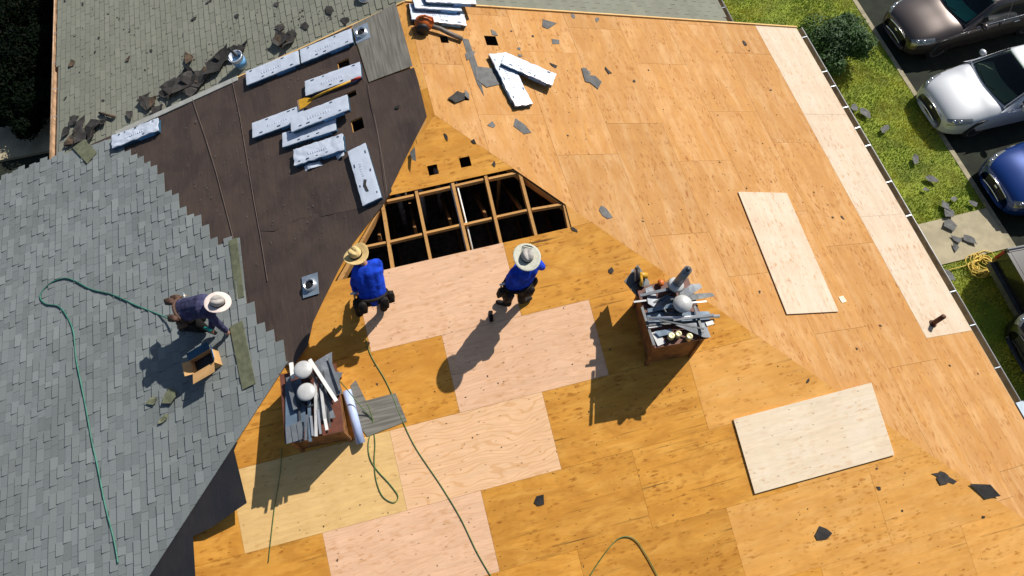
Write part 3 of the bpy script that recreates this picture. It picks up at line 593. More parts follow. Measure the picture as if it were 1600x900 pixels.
bent(z+.04, [(1008, 452), (1018, 447), (1030, 470), (1046, 476), (1030, 484), (1012, 476)], 'flash_grey', 'flashing_sheet', 'crumpled grey flashing at the upper left of the right chimney', 'flashing', GR, bend=.05, tilt=.1)
bent(z+.05, [(1020, 470), (1040, 462), (1058, 466), (1046, 482), (1030, 487)], 'flash_blue', 'flashing_sheet', 'dark blue flashing sheet left of the domed cap', 'flashing', GR, bend=.05)
bent(z+.06, [(1060, 458), (1080, 444), (1094, 443), (1097, 449), (1072, 466)], 'flash_grey', 'flashing_sheet', 'grey flashing strip pointing right behind the domed cap', 'flashing', GR, bend=.02)
bent(z+.05, [(1070, 460), (1112, 458), (1117, 463), (1080, 470)], 'metal_dark', 'flashing_sheet', 'black flashing strip sticking out right of the chimney', 'flashing', GR, bend=.01)
bent(z+.03, [(1010, 489), (1055, 487), (1108, 487), (1110, 503), (1014, 508)], 'flash_blue', 'flashing_sheet', 'wide blue grey sheet under the silver pipe on right chimney', 'flashing', GR, bend=.01)
bent(z+.07, [(1055, 508), (1102, 503), (1111, 527), (1100, 527)], 'flash_grey', 'flashing_sheet', 'pointed grey wedge of flashing at the front right of the right chimney', 'flashing', GR, bend=.02)
bent(z+.05, [(1022, 518), (1048, 514), (1052, 521), (1030, 526)], 'flash_blue', 'flashing_sheet', 'small blue flashing offcut beside the brass cans', 'flashing', GR, bend=.01)
bent(z+.02, [(1018, 520), (1030, 518), (1040, 536), (1028, 541)], 'metal_white', 'flashing_sheet', 'small pale flashing offcut at the front left chimney corner', 'flashing', GR, bend=.005)
rod(MR, z+.11, (1014, 498), (1124, 494), .028, 'alu', 'metal_pipe', 'long shiny silver pipe lying across the right chimney', 'pipe')
rod(MR, z+.075, (1014, 508), (1116, 500), .014, 'metal_dark', 'trim_strip', 'dark strip just below the silver pipe', 'trim', GR, square=True)
rod(MR, z+.06, (1013, 512), (1034, 509), .012, 'metal_white', 'trim_strip', 'short white strip at the left below the silver pipe', 'trim', GR, square=True)
rod(MR, z+.05, (990, 472), (1014, 469), .014, 'metal_white', 'trim_strip', 'pale strip sticking out left of the right chimney', 'trim', GR, square=True)
rod(MR, z+.05, (1080, 473), (1104, 471), .012, 'alu', 'trim_strip', 'thin bright strip sticking out right below the black flashing', 'trim', GR, square=True)
rod(MR, z+.07, (1103, 507), (1114, 504), .03, 'pvc', 'trim_strip', 'small white end piece at the right of the silver pipe', 'trim', GR, square=True)
vent_cap(MR, z+.22, (1067, 474), .145, 'white domed vent cap in the middle of the right chimney', 'metal_white', .2, 1.7)
for i, (a, b, m, r_) in enumerate((((1003, 480), (1022, 540), 'metal_dark', .02), ((1020, 474), (1060, 452), 'metal_dark', .016), ((1012, 486), (1050, 478), 'flash_blue', .03), ((1085, 478), (1098, 520), 'metal_dark', .018), ((1000, 462), (1044, 452), 'flash_grey', .022), ((1052, 500), (1115, 492), 'flash_grey', .02), ((1030, 500), (1100, 514), 'metal_dark', .012))):
    rod(MR, z+.025+.018*i, a, b, r_, m, 'trim_strip', ('upright dark strip along the left rim of the right chimney', 'dark strip leaning behind the blue flashing', 'wide blue strip left of the domed ventilator', 'dark strip along the right rim of the right chimney', 'grey strip behind the crumpled flashing', 'grey strip behind the silver pipe end', 'thin dark strip crossing under the grey wedge')[i], 'trim', GR, square=True, base2=z+.05+.02*i)
vp = empty('vent_pipe', Matrix.Translation(on(MR, z, (1050, 453))), 'tall grey vent pipe with flared collar on the right chimney', 'vent pipe')
tip = on(MR, z+.62, (1075, 421))-WM[vp.name].translation; dv = tip.normalized()
MB().tube([(0, 0, 0), tip*.5, tip], .075, 18, r2=.062).build('pipe', MT['metal_grey'], vp, None, True)
MB().tube([tip*.25, tip*.29, tip*.34], .135, 20, r2=.10).build('collar', MT['metal_white'], vp, None, True)
MB().tube([tip*.97, tip*1.06], .045, 14, r2=.03).build('tip', MT['metal_dark'], vp, None, True)
for i, q in enumerate(((1047, 528), (1058, 525), (1075, 529))):
    tag(MB().lathe([(.046, 0), (.05, .005), (.05, .10), (.045, .108), (.03, .106), (.0, .102)], 18, ).build('can', MT['brass'], None, Matrix.Translation(on(MR, z+.005, q)), True), ('left', 'middle', 'right smaller')[i]+' brass topped can standing at the front of the right chimney', 'can', 'cans on the right chimney')
tag(MB().ell((0, 0, .03), (.05, .06, .04)).build('glove', MT['orange'], None, Matrix.Translation(on(MR, z+.03, (1032, 443)))), 'crumpled orange red glove behind the tall vent pipe', 'glove')
# circular saw
Ms = planemat(V((.3, 1, 0)), V((-1, .3, 0)), on(MR, z-.05, (997, 434)))
sw = empty('circular_saw', Ms, 'yellow and black circular saw at the back left corner of the chimney', 'saw')
MB().lathe([(0, -.004), (.10, -.004), (.10, .004), (0, .004)], 24, Matrix.Translation((0, .06, .07)) @ Matrix.Rotation(R(90), 4, 'X')).build('blade', MT['alu'], sw)
MB().lathe([(0, -.03), (.115, -.03), (.115, .02), (.1, .03), (0, .03)], 24, Matrix.Translation((.01, .03, .09)) @ Matrix.Rotation(R(90), 4, 'X')).build('guard', MT['rubber'], sw, None, True)
MB().tube([(0, .03, .09), (0, -.05, .09), (0, -.13, .085)], .055, 14, r2=.045).build('motor', MT['yellow'], sw, None, True)
MB().tube([(-.04, -.02, .14), (-.12, -.02, .17), (-.18, -.02, .12), (-.12, -.03, .07)], .022, 10).build('handle', MT['yellow'], sw, None, True)
MB().box(-.16, .14, -.05, .1, 0, .006).build('base_plate', MT['metal_grey'], sw)
MB().box(-.2, -.09, -.07, .0, .03, .1).build('battery', MT['rubber'], sw)
# saw stands on a board across the chimney rim
bent(z-.06, [(975, 440), (996, 414), (1014, 440), (1016, 458), (1000, 470)], 'metal_dark', 'board_offcut', 'dark board offcut under the circular saw', 'board', None, thick=.02, bend=0)
# ================================================================== THINGS LYING ON THE ROOF
def loose_sheet(q0, q1, q2, pl, m, label, dz=.02, tilt=0):
    M = fr(pl, q0, q1, dz); a = (hit(q1, pl)-hit(q0, pl)).length; b = (M.inverted() @ hit(q2, pl)).y
    M = M @ Matrix.Rotation(tilt, 4, 'X')
    return tag(MB().box(0, a, min(0, b), max(0, b), 0, .014).build('plywood_sheet', MT[m], None, M), label, 'plywood', 'loose plywood sheets')
loose_sheet((1152, 301), (1228, 492), (1228, 303), 'C', 'ply_strip', 'loose pale plywood sheet lying on the peach right slope', .016)
loose_sheet((1145, 655), (1360, 598), (1175, 772), 'B', 'ply_white', 'loose pale plywood sheet lying across the right hip line', .016)
tag(MB().box(-.06, .06, -.06, .06, 0, .012).build('plywood_offcut', MT['ply_white'], None, fr('C', (1316, 468), (1322, 466), .001)), 'tiny pale square plywood offcut beside the loose sheet', 'offcut')
# wrapped shingle bundles
def bundle(pl, q0, q1, wd, label, dz=.02, hgt=.085, ht0=0, torn=False, flip=1, tilt=0.0, cr=None):
    cr = random.uniform(.3, .6) if cr is None else cr
    """q0->q1 = photo ends of the bundle's upper long edge on the roof surface"""
    M = fr(pl, q0, q1, dz+ht0); L_ = (hit(q1, pl)-hit(q0, pl)).length; M = M @ Matrix.Rotation(tilt, 4, 'X')
    o = empty('shingle_bundle', M, label, 'shingle bundle', 'wrapped shingle bundles'); sd_ = random.random()*90; s = -1
    def top(u, v):
        x = u*L_; yy = s*v*wd; e = min(u, 1-u)*L_; e2 = min(v, 1-v)*wd; rnd_ = .004*math.exp(-min(e, e2)/.01)
        return (x+cr*.016*noise.noise(V((yy*14, sd_, u*3))), yy+cr*.013*noise.noise(V((x*9, sd_, v*3))), hgt-rnd_+cr*(.006*noise.noise(V((x*6+sd_, yy*8, 1)))-.014*abs(noise.noise(V((x*9+yy*7+sd_, yy*16-x*4, 4))))+.005*noise.noise(V((x*40, yy*40, sd_)))))
    t = MB().grid(26, 10, top); n1 = 11
    ring = [i*n1 for i in range(27)]+[26*n1+j for j in range(1, 11)]+[i*n1+10 for i in range(25, -1, -1)]+[j for j in range(9, 0, -1)]
    b0 = len(t.v); k = len(ring); t.v += [t.v[i] for i in ring]+[(t.v[i][0], t.v[i][1], hgt*.70) for i in ring]; fs = [(b0+i, b0+k+i, b0+k+(i+1) % k, b0+(i+1) % k) for i in range(k)]; t.f += fs; t.m += [0]*len(fs)
    wr = t.build('wrapper', MT['wrap_white'], o, None, True)
    MB().box(.004, L_-.004, -wd+.004, -.004, 0, hgt*.71).build('shingle_stack', MT['wrap_blue'], o)
    MB().box(L_*.55, L_*.9, -wd-.003, -wd+.02, .004, hgt*.7).build('printed_side', MT['print_blue'], o)
    for i in range(5):
        x = L_*(.12+.18*i)+random.uniform(-.05, .05); yy = -random.choice((.04, wd-.05)); a = random.uniform(.03, .07)
        MB().box(x, x+a, yy-.006, yy+.007, hgt+.0, hgt+.0065).build('print_mark', MT['print_dark'], o)
    for i in range(9):
        x = L_*(.3+.045*i); MB().box(x, x+.022, -wd*.62, -wd*.62+.05*random.uniform(.6, 1), hgt-.012, hgt+.0025).build('faint_print', MT['print_faint'], o)
    if torn:
        MB().prism([(L_*.62, -wd*.45), (L_*.7, -wd*.55), (L_*.82, -wd*.5), (L_*.80, -wd*.62), (L_*.7, -wd*.7), (L_*.6, -wd*.58)], hgt+.0, hgt+.007).build('tear', MT['scrap_dark'], o)
    return o
BW = .33
bundle('A', (389, 117), (470, 84), BW, 'white wrapped shingle bundle nearest the upper left felt edge')
bundle('A', (473, 83), (552, 50), BW, 'white wrapped shingle bundle just left of the round vent flashing')
bundle('A', (481, 132), (566, 102), BW, 'white wrapped shingle bundle just above the yellow shovel')
bundle('A', (399, 197), (478, 168), BW, 'white wrapped shingle bundle at the left end of the shovel blade')
bundle('A', (446, 213), (528, 186), BW*.9, 'shingle bundle lying under two others below the shovel')
bundle('A', (463, 192), (551, 158), BW, 'white wrapped shingle bundle lying on top right below the shovel handle', ht0=.10)
bundle('A', (464, 239), (540, 214), BW, 'crumpled white shingle bundle lowest of the left pile', hgt=.1, cr=1.5)
bundle('A', (575, 228), (600, 312), .34, 'upright white shingle bundle with a torn wrapper near the hip', torn=True)
bundle('A', (182, 217), (253, 189), .30, 'lone crumpled white shingle bundle at the edge of grey shingles', hgt=.1, cr=1.7)
bundle('C', (638, 12), (722, 22), .40, 'lower bundle of the pile at the ridge top beside the leaf blower', cr=.9); bundle('C', (640, 3), (712, 8), .36, 'middle bundle of the pile at the ridge top', ht0=.09); bundle('C', (655, 1), (732, 5), .34, 'top bundle of the pile at the ridge top, turned slightly', ht0=.18, cr=.9)
bundle('C', (789, 88), (830, 168), .36, 'white wrapped bundle lying downslope, end with a hole', cr=1.2); bundle('C', (786, 92), (864, 126), .32, 'white wrapped bundle lying crosswise on another on the peach slope', ht0=.07, cr=1.0)
tag(feltpiece('plastic_wrap', [(450, 270), (463, 263), (474, 262), (540, 240), (541, 246), (480, 268), (466, 279), (456, 280)], 'wrap_white', .01, .08, None, step=.05, seed=4), 'strip of torn white plastic wrap beside the lowest bundle', 'plastic wrap')
# vent boots
def boot(pl, q, q2, size, label):
    M = fr(pl, q, q2, .036); o = empty('vent_flashing', M, label, 'vent flashing', 'pipe flashings on the felt')
    MB().box(-size*.42, size*.42, -size*.55, size*.55, 0, .006).build('base_plate', MT['galv'], o)
    MB().lathe([(.12, .006), (.105, .03), (.095, .06), (.085, .06), (.08, .02)], 24).build('collar', MT['alu'], o, None, True)
    MB().lathe([(.084, .0), (.084, .028), (0, .03)], 20).build('rubber_seal', MT['rubber'], o, None, True)
boot('A', (487, 447), (500, 443), .34, 'square galvanised pipe flashing on the felt beside the hip'); boot('A', (567, 54), (585, 46), .34, 'shiny square pipe flashing at the top of the membrane strip')
# shovel
Mv = fr('A', (474, 170), (571, 130), .12); sh = empty('roofing_shovel', Mv, 'yellow roofing shovel with a red grip lying across bundles', 'shovel'); Lv = (hit((571, 130), 'A')-hit((474, 170), 'A')).length
MB().prism([(0, -.11), (0, .11), (.12, .10), (.26, .03), (.26, -.03), (.12, -.10)], 0, .012).build('blade', MT['yellow'], sh); MB().box(-.03, .006, -.112, .112, -.002, .006).build('toothed_edge', MT['copper_trim'], sh)
MB().tube([(.2, 0, .02), (.5, 0, .05), (Lv-.18, 0, .06)], .019, 10).build('handle', MT['yellow'], sh, None, True); MB().tube([(Lv-.18, 0, .06), (Lv, 0, .06)], .022, 10).build('grip', MT['red'], sh, None, True)
# leaf blower
Mb = fr('C', (660, 47), (722, 58), .0); lb_ = empty('leaf_blower', Mb, 'orange leaf blower with grey tube beside the bundle pile', 'leaf blower')
MB().ell((.0, .02, .14), (.17, .14, .14)).build('housing', MT['orange'], lb_, None, True); MB().lathe([(.11, 0), (.12, .03), (.09, .06), (0, .06)], 18, Matrix.Translation((-.02, -.1, .12)) @ Matrix.Rotation(R(90), 4, 'X')).build('fan_cover', MT['rubber'], lb_, None, True)
MB().tube([(-.1, 0, .25), (-.02, 0, .32), (.12, 0, .3), (.16, 0, .2)], .02, 10).build('handle', MT['orange'], lb_, None, True)
MB().tube([(.14, .02, .1), (.3, .0, .1), (.5, -.06, .075), (.72, -.12, .06)], .042, 14).build('blower_tube', MT['tube_grey'], lb_, None, True)
# bucket on the old roof
Mk = Matrix.Translation(hit((380, 103), 'NA')) @ Matrix.Rotation(R(-12), 4, 'Y'); bk = empty('bucket', Mk, 'white and blue bucket at the rake among torn shingles', 'bucket')
MB().lathe([(.11, 0), (.14, .28), (.15, .28), (.15, .30), (.135, .30), (.105, .02), (0, .02)], 22).build('pail', MT['wrap_white'], bk, None, True); MB().lathe([(.126, .08), (.137, .2)], 22).build('printed_band', MT['print_blue'], bk, None, True); MB().tube([(.15*math.cos(a), .15*math.sin(a)*.3, .29+.15*math.sin(a)) for a in [i*.314 for i in range(11)]], .004, 6).build('handle', MT['metal_dark'], bk, None, True)
MB().tube([(.02, .02, .25), (-.04, .1, .45)], .03, 8).build('paint_stick', MT['rubber'], bk)
# roll, membrane offcut
def roll(q0, q1, r, m, label, pl='B'):
    a, b = hit(q0, pl), hit(q1, pl); n = PL[pl][2].col[2].to_3d(); o = empty('underlayment_roll', Matrix.Translation(a+n*(r+.006)), label, 'roll'); d = b-a
    MB().tube([(0, 0, 0), d*.5, d], r, 22).build('sheet_roll', MT[m], o, None, True); MB().tube([-d*.012, d*1.012], r*.4, 14).build('core', MT['cardboard'], o, None, True)
roll((543, 610), (565, 692), .068, 'blue_roll', 'pale blue roll of underlayment lying beside the left chimney')
def offcut(pl, pts, m, name, label, cat, grp=None, z=.006, amp=.01, seed=0, step=.1, thick=.004): return tag(feltpiece(name, pts, m, z, amp, None, step, pl, seed, thick), label, cat, grp)
offcut('B', [(548, 602), (556, 594), (572, 626), (618, 614), (636, 658), (574, 682), (558, 660)], 'membrane', 'membrane_offcut', 'dark grey L shaped membrane offcut beside the blue roll', 'membrane', amp=.008, seed=3)
# box with nails and shingle strips near the left worker
Mx = fr('A', (331, 570), (360, 553), .035); bx = empty('nail_box', Mx, 'open cardboard box with flaps beside the worker on grey shingles', 'box')
for a in ((-.2, .2, -.13, -.122), (-.2, .2, .122, .13), (-.2, -.192, -.122, .122), (.192, .2, -.122, .122)): MB().box(*a, 0, .2).build('side_panel', MT['cardboard'], bx)
MB().box(-.19, .19, -.12, .12, .004, .10).build('nail_coils', MT['rubber'], bx)
fl = MB(); fl.box(0, .4, 0, .006, 0, .2, Matrix.Translation((-.2, -.13, .2)) @ Matrix.Rotation(R(75), 4, 'X')); fl.build('flap', MT['cardboard'], bx)
MB().box(0, .4, -.006, 0, 0, .12, Matrix.Translation((-.2, .13, .2)) @ Matrix.Rotation(R(-70), 4, 'X')).build('flap', MT['wrap_blue'], bx)
MB().box(0, .006, 0, .24, 0, .12, Matrix.Translation((.2, -.12, .2)) @ Matrix.Rotation(R(40), 4, 'Y')).build('flap', MT['print_blue'], bx)
MB().box(-.006, 0, 0, .24, 0, .12, Matrix.Translation((-.2, -.12, .2)) @ Matrix.Rotation(R(-60), 4, 'Y')).build('flap', MT['cardboard'], bx)
def strip(q0, q1, wd, label, dz): 
    M = fr('A', q0, q1, dz); L_ = (hit(q1, 'A')-hit(q0, 'A')).length; return tag(MB().box(0, L_, 0, wd, 0, .008).build('shingle_strip', MT['scrap_green'], None, M), label, 'shingle', 'loose shingle strips')
strip((362, 512), (382, 610), .24, 'long greenish shingle strip being laid beside the open box', .045)
strip((360, 378), (371, 470), .16, 'greenish starter strip at the edge of the brown felt above the hat', .034)
ORD = 'first second third fourth fifth sixth seventh eighth ninth tenth eleventh twelfth thirteenth fourteenth fifteenth sixteenth seventeenth eighteenth nineteenth twentieth twenty-first twenty-second twenty-third twenty-fourth'.split()
# ---- scraps
def scrap(pl, q, s, m, label, grp, asp=1., z=.004, curl=.0, ang=None):
    M = fr(pl, q) @ Matrix.Translation((0, 0, z)) @ Matrix.Rotation(ang if ang is not None else random.uniform(0, 6.28), 4, 'Z'); n = random.randint(4, 7)
    po = [(s*asp*random.uniform(.5, 1.25)*math.cos(6.283*(i+random.uniform(-.25, .25))/n), s/asp*random.uniform(.45, 1.2)*math.sin(6.283*(i+random.uniform(-.25, .25))/n)) for i in range(n)]
    sd_ = random.random()*60; me = soft(po, s*.55, lambda x, yy: abs(curl)*s*(1+noise.noise(V((x/s*1.2+sd_, yy/s*1.2, 0))))+curl*(x/s)**2*s*.5, .004); me.materials.append(MT[m])
    return tag(link(bpy.data.objects.new('shingle_scrap', me), None, M), label, 'scrap', grp)
for pl, m, cu, s0, cat_, lst in (
    ('NA', 'scrap_dark', .25, 1, ('torn dark shingle piece heaped along the old roof edge', 'torn shingles along the rake'), [(105, 208, .16), (118, 190, .2), (130, 212, .22), (150, 197, .2), (165, 190, .2), (112, 222, .18), (145, 215, .2), (226, 157, .16), (250, 172, .16), (262, 150, .18), (275, 137, .26), (292, 130, .3), (312, 127, .28), (345, 100, .3), (360, 88, .26), (333, 110, .2), (380, 80, .22), (440, 68, .26), (455, 62, .2), (300, 142, .22), (235, 165, .2), (128, 200, .2), (205, 182, .12)]),
    ('NA', 'scrap_brown', .2, 1, ('torn brown shingle piece lying on the old roof', 'brown pieces on the old roof'), [(296, 92, .17), (201, 93, .08), (114, 100, .1), (140, 205, .2), (122, 215, .22), (236, 165, .18), (440, 66, .22), (270, 145, .2), (320, 120, .2)]),
    ('NA', 'scrap_dark', .1, 1, ('small dark shingle flake scattered on the old roof', 'flakes on the old roof'), [(102, 2, .04), (130, 7, .05), (184, 28, .03), (155, 60, .04), (162, 158, .06), (237, 80, .04), (304, 30, .07), (328, 3, .07), (371, 26, .06), (433, 8, .08), (372, 26, .04), (515, 17, .14), (440, 45, .14), (477, 42, .12), (103, 155, .05), (378, 75, .1), (540, 33, .1), (420, 77, .06)]),
    ('C', 'scrap_grey', .02, 1, ('torn grey paper scrap stuck on the peach plywood', 'grey scraps on the peach slope'), [(855, 38, .17), (933, 31, .08), (895, 26, .07), (868, 65, .1), (813, 87, .05), (811, 76, .04), (770, 50, .09), (768, 195, .09), (816, 198, .15), (945, 331, .14), (728, 148, .08), (930, 125, .14), (918, 112, .09), (748, 112, .13), (735, 85, .16), (760, 125, .15)]),
    ('C', 'scrap_dark', .1, 1, ('small dark chip lying on the peach plywood', 'dark chips on the peach slope'), [(1163, 67, .08), (950, 112, .08), (1170, 79, .025), (991, 127, .04), (866, 103, .07), (1204, 141, .025), (1301, 340, .03), (1316, 340, .045), (1187, 456, .035), (1376, 509, .025), (1338, 545, .03), (1484, 571, .03), (1528, 584, .02), (832, 57, .03)]),
    ('B', 'scrap_dark', .06, 1, ('small black scrap lying on the amber plywood', 'black scraps on the front slope'), [(843, 782, .1), (1283, 833, .13), (1475, 746, .13), (955, 424, .06), (898, 359, .05), (1373, 764, .05), (1262, 595, .04), (697, 214, .06), (740, 222, .05), (772, 256, .05), (1410, 798, .025), (1536, 808, .03)]),
    ('C', 'scrap_dark', .15, 1, ('curled dark shingle lying over the vent hole', 'curled shingle'), [(714, 153, .17)]),
    ('B', 'scrap_dark', .05, 1, ('pointed black felt scrap on the right hip line', 'hip scrap'), [(1538, 768, .2)]),
    ('A', 'scrap_green', .2, 1, ('greenish shingle offcut lying below the open box', 'green offcuts below the box'), [(243, 628, .1), (272, 620, .17), (260, 655, .09)]),
    ('A', 'scrap_dark', .1, 1, ('small torn flap in the brown felt near the ridge', 'felt flap'), [(623, 170, .06)]),
    ('G', 'scrap_grey', .15, 1, ('grey shingle piece dropped on the lawn or path', 'shingle pieces on the lawn'), [(1332, 170, .14), (1350, 181, .16), (1379, 206, .14), (1428, 252, .15), (1453, 282, .14), (1444, 299, .09), (1474, 325, .13), (1480, 335, .15), (1487, 313, .12), (1517, 321, .12), (1480, 351, .2), (1492, 375, .13), (1513, 377, .14), (1490, 388, .12), (1478, 433, .14)])):
    for si, (px, py, s) in enumerate(sorted(lst)): scrap(pl, (px, py), s, m, (cat_[0] if len(lst) < 2 else cat_[0]+', '+ORD[si]+' from the left'), cat_[1] if len(lst) > 1 else None, random.uniform(1, 1.35), .045 if pl == 'G' and 345 < py < 400 else (.07 if pl == 'G' else (.012 if pl[0] == 'N' else (.04 if pl == 'A' else .002))), cu)
offcut('C', [(722, 60), (732, 62), (748, 108), (756, 150), (745, 130), (735, 100)], 'scrap_grey', 'shingle_scrap', 'long grey torn paper strip below the bundle pile', 'scrap', None, .002, .004, 5)
offcut('C', [(742, 104), (775, 108), (782, 132), (760, 137), (745, 125)], 'scrap_grey', 'shingle_scrap', 'broad grey torn paper patch left of the crossed bundles', 'scrap', None, .007, .004, 6)
offcut('C', [(908, 107), (916, 107), (920, 118), (940, 128), (934, 140), (922, 130), (914, 128)], 'scrap_grey', 'shingle_scrap', 'grey paper scrap with ragged legs on the peach slope', 'scrap', None, .012, .004, 7)
offcut('B', [(1455, 740), (1470, 738), (1495, 752), (1490, 756), (1470, 748)], 'scrap_dark', 'shingle_scrap', 'long black felt scrap near the right hip', 'scrap', None, .004, .006, 9)
offcut('A', [(642, 240), (650, 232), (652, 254), (646, 252)], 'scrap_grey', 'shingle_scrap', 'grey torn flap hanging over the hip above the hole', 'scrap', None, .04, .01, 10, step=.06)
offcut('A', [(117, 233), (135, 220), (155, 240), (140, 258)], 'scrap_green', 'shingle_piece', 'olive green square shingle lying on the grey shingles', 'shingle', None, .05, .02, 11)
tag(MB().tube([(0, 0, .03), (.25, -.02, .05), (.5, -.03, .04)], .028, 10).build('rolled_shingle', MT['scrap_brown'], None, fr('NA', (158, 178), (205, 187), .01), True), 'rolled brown strip lying on the old roof edge', 'scrap')
# brown pipe on the pale strip
Mp_ = fr('C', (1457, 506), (1470, 500), .001); pp = empty('plumbing_pipe', Mp_, 'rusty brown pipe standing out of the pale plywood by the gutter', 'pipe')
base = hit((1457, 506), 'C'); tp = hit((1475, 494), 'C', .3); v_ = Mp_.inverted() @ tp
MB().tube([(0, 0, -.02), v_*.5, v_], .045, 16).build('stub', MT['rust'], pp, None, True); MB().lathe([(.075, 0), (.07, .02), (.05, .03)], 18).build('sleeve', MT['rust'], pp, None, True)
# hoses
def smooth(pts, n=8):
    P = [pts[0]]+list(pts)+[pts[-1]]; out = []
    for i in range(1, len(P)-2):
        for k in range(n):
            t = k/n; a, b, c, d = P[i-1], P[i], P[i+1], P[i+2]
            out.append(.5*((2*b)+(c-a)*t+(2*a-5*b+4*c-d)*t*t+(3*b-a-3*c+d)*t**3))
    return out+[P[-2]]
def hose(pl, pts, r, m, name, label, cat, z=.02, grp=None):
    n = PL[pl][2].col[2].to_3d(); P = smooth([hit(q[:2], pl)+n*(z+r+(q[2] if len(q) > 2 else 0)) for q in pts]); o = P[0].copy()
    return tag(MB().tube([p-o for p in P], r, 8).build(name, MT[m], None, Matrix.Translation(o), True), label, cat, grp)
hose('A', [(283, 506, .1), (250, 492), (215, 478), (180, 462), (145, 453), (122, 441), (105, 436), (85, 442), (70, 456), (66, 466), (75, 476), (95, 480), (108, 496), (118, 520), (122, 560), (130, 600), (138, 640), (147, 690), (156, 730), (168, 790), (182, 845), (188, 880)], .012, 'hose_green', 'air_hose', 'green air hose looping over the grey shingles to the worker', 'hose', .032)
hose('B', [(572, 530), (580, 556), (600, 590), (612, 615), (628, 655), (650, 700), (690, 760), (720, 810), (745, 862), (770, 905)], .0075, 'hose_olive', 'air_hose', 'long green hose running down past the grey membrane offcut', 'hose', .001)
hose('B', [(536, 592, .5), (550, 612, .3), (566, 636, .1), (580, 655), (586, 690), (585, 720), (588, 750), (598, 775), (615, 785), (622, 775), (610, 757), (590, 735), (578, 715), (576, 690), (583, 660), (575, 630, .1)], .008, 'hose_olive', 'air_hose', 'olive green hose looped below the blue roll', 'hose', .001)
hose('B', [(441, 700), (438, 740), (430, 790), (424, 840), (420, 878)], .006, 'hose_olive', 'cord', 'thin dark green cord hanging down below the left chimney', 'cord', .01)
hose('B', [(915, 910), (935, 878), (958, 848), (975, 838), (992, 843), (1008, 865), (1030, 905)], .008, 'hose_olive', 'air_hose', 'arched green hose at the bottom edge of the roof', 'hose', .012)
# rope coil on the lawn
rp = []; c0 = hit((1533, 412), 'G', .08)
for i in range(240):
    a = i*.36+1.6*noise.noise(V((i*.09, 3, 0))); r_ = .17+.22*noise.noise(V((i*.17, 0, 0))); rp.append(V((math.cos(a)*r_*1.3+.22*noise.noise(V((0, i*.07, 0))), math.sin(a)*r_+.24*noise.noise(V((9, i*.08, 0))), .05+.12*abs(noise.noise(V((i*.13, 7, 0)))))))
rope = empty('rope', Matrix.Translation(c0+V((0, 0, -.08))), 'heap of yellow rope on the lawn beside the path', 'rope'); MB().tube(rp, .012, 6).build('coil', MT['yellow_rope'], rope, None, True)
tl = [hit(q, 'G', .06)-WM[rope.name].translation for q in ((1525, 410), (1505, 416), (1485, 421), (1470, 426))]; MB().tube(smooth(tl), .012, 6).build('rope_tail', MT['yellow_rope'], rope, None, True)
# ================================================================== PLANTS
def shrub(name, c, rad, n, m, label, leaf=.05, seed=1, grp=None, hgt=1.):
    o = empty(name, Matrix.Translation(c), label, 'shrub' if rad < 2 else 'tree', grp); rr = random.Random(seed); cl = []
    st = MB()
    for i in range(9):
        a = rr.uniform(0, 6.28); d = V((math.cos(a)*rr.uniform(.2, .7), math.sin(a)*rr.uniform(.2, .7), rr.uniform(.5, 1.1)*hgt))*rad; st.tube([(0, 0, 0), d*.5+V((0, 0, .1*rad)), d], .03*rad+.01, 6, r2=.008)
    st.build('trunk', MT['trunk'], o, None, True)
    for i in range(26):
        a = rr.uniform(0, 6.28); e = rr.uniform(-.2, 1.4); k = rr.uniform(.45, .85); cl.append((V((math.cos(a)*math.cos(e)*k, math.sin(a)*math.cos(e)*k, (.55+.55*math.sin(e)*k)*hgt))*rad, rr.uniform(.22, .42)*rad))
    vs = []; fs = []
    for i in range(n):
        p, r_ = rr.choice(cl); d = V((rr.gauss(0, 1), rr.gauss(0, 1), rr.gauss(0, 1))).normalized(); q = p+d*r_*rr.uniform(.5, 1.05)**.5
        if q.z < .02: continue
        nn = (d+V((rr.uniform(-.7, .7), rr.uniform(-.7, .7), rr.uniform(-.3, .9)))).normalized(); u = nn.orthogonal().normalized(); u.rotate(Matrix.Rotation(rr.uniform(0, 6.28), 3, nn)); v = nn.cross(u); s = leaf*rr.uniform(.6, 1.3); b = len(vs)
        vs += [q-u*s, q-v*s*.45, q+u*s, q+v*s*.45]; fs.append((b, b+1, b+2, b+3))
    me = bpy.data.meshes.new('crown'); me.from_pydata([tuple(v) for v in vs], [], fs); me.materials.append(MT[m]); link(bpy.data.objects.new('crown', me), o, WM[o.name]); return o
g1 = hit((1285, 92), 'G'); shrub('shrub', V((g1.x, g1.y, GZ)), 1.0, 17000, 'leaf', 'dense dark green shrub at the house corner beside the lawn', .04, 2)
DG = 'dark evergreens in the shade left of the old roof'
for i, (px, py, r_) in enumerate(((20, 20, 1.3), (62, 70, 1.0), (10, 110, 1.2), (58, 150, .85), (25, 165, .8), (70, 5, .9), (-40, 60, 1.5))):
    p = hit((px, py), 'G', .8); shrub('shrub', V((p.x, p.y, GZ)), r_, 7000, 'leaf_shade_dark', 'dark evergreen shrub in deep shade left of the old roof, '+('big topmost', 'halfway up', 'big left one', 'second from path', 'nearest path', 'topmost right', 'cut off')[i], .05, 10+i, DG)
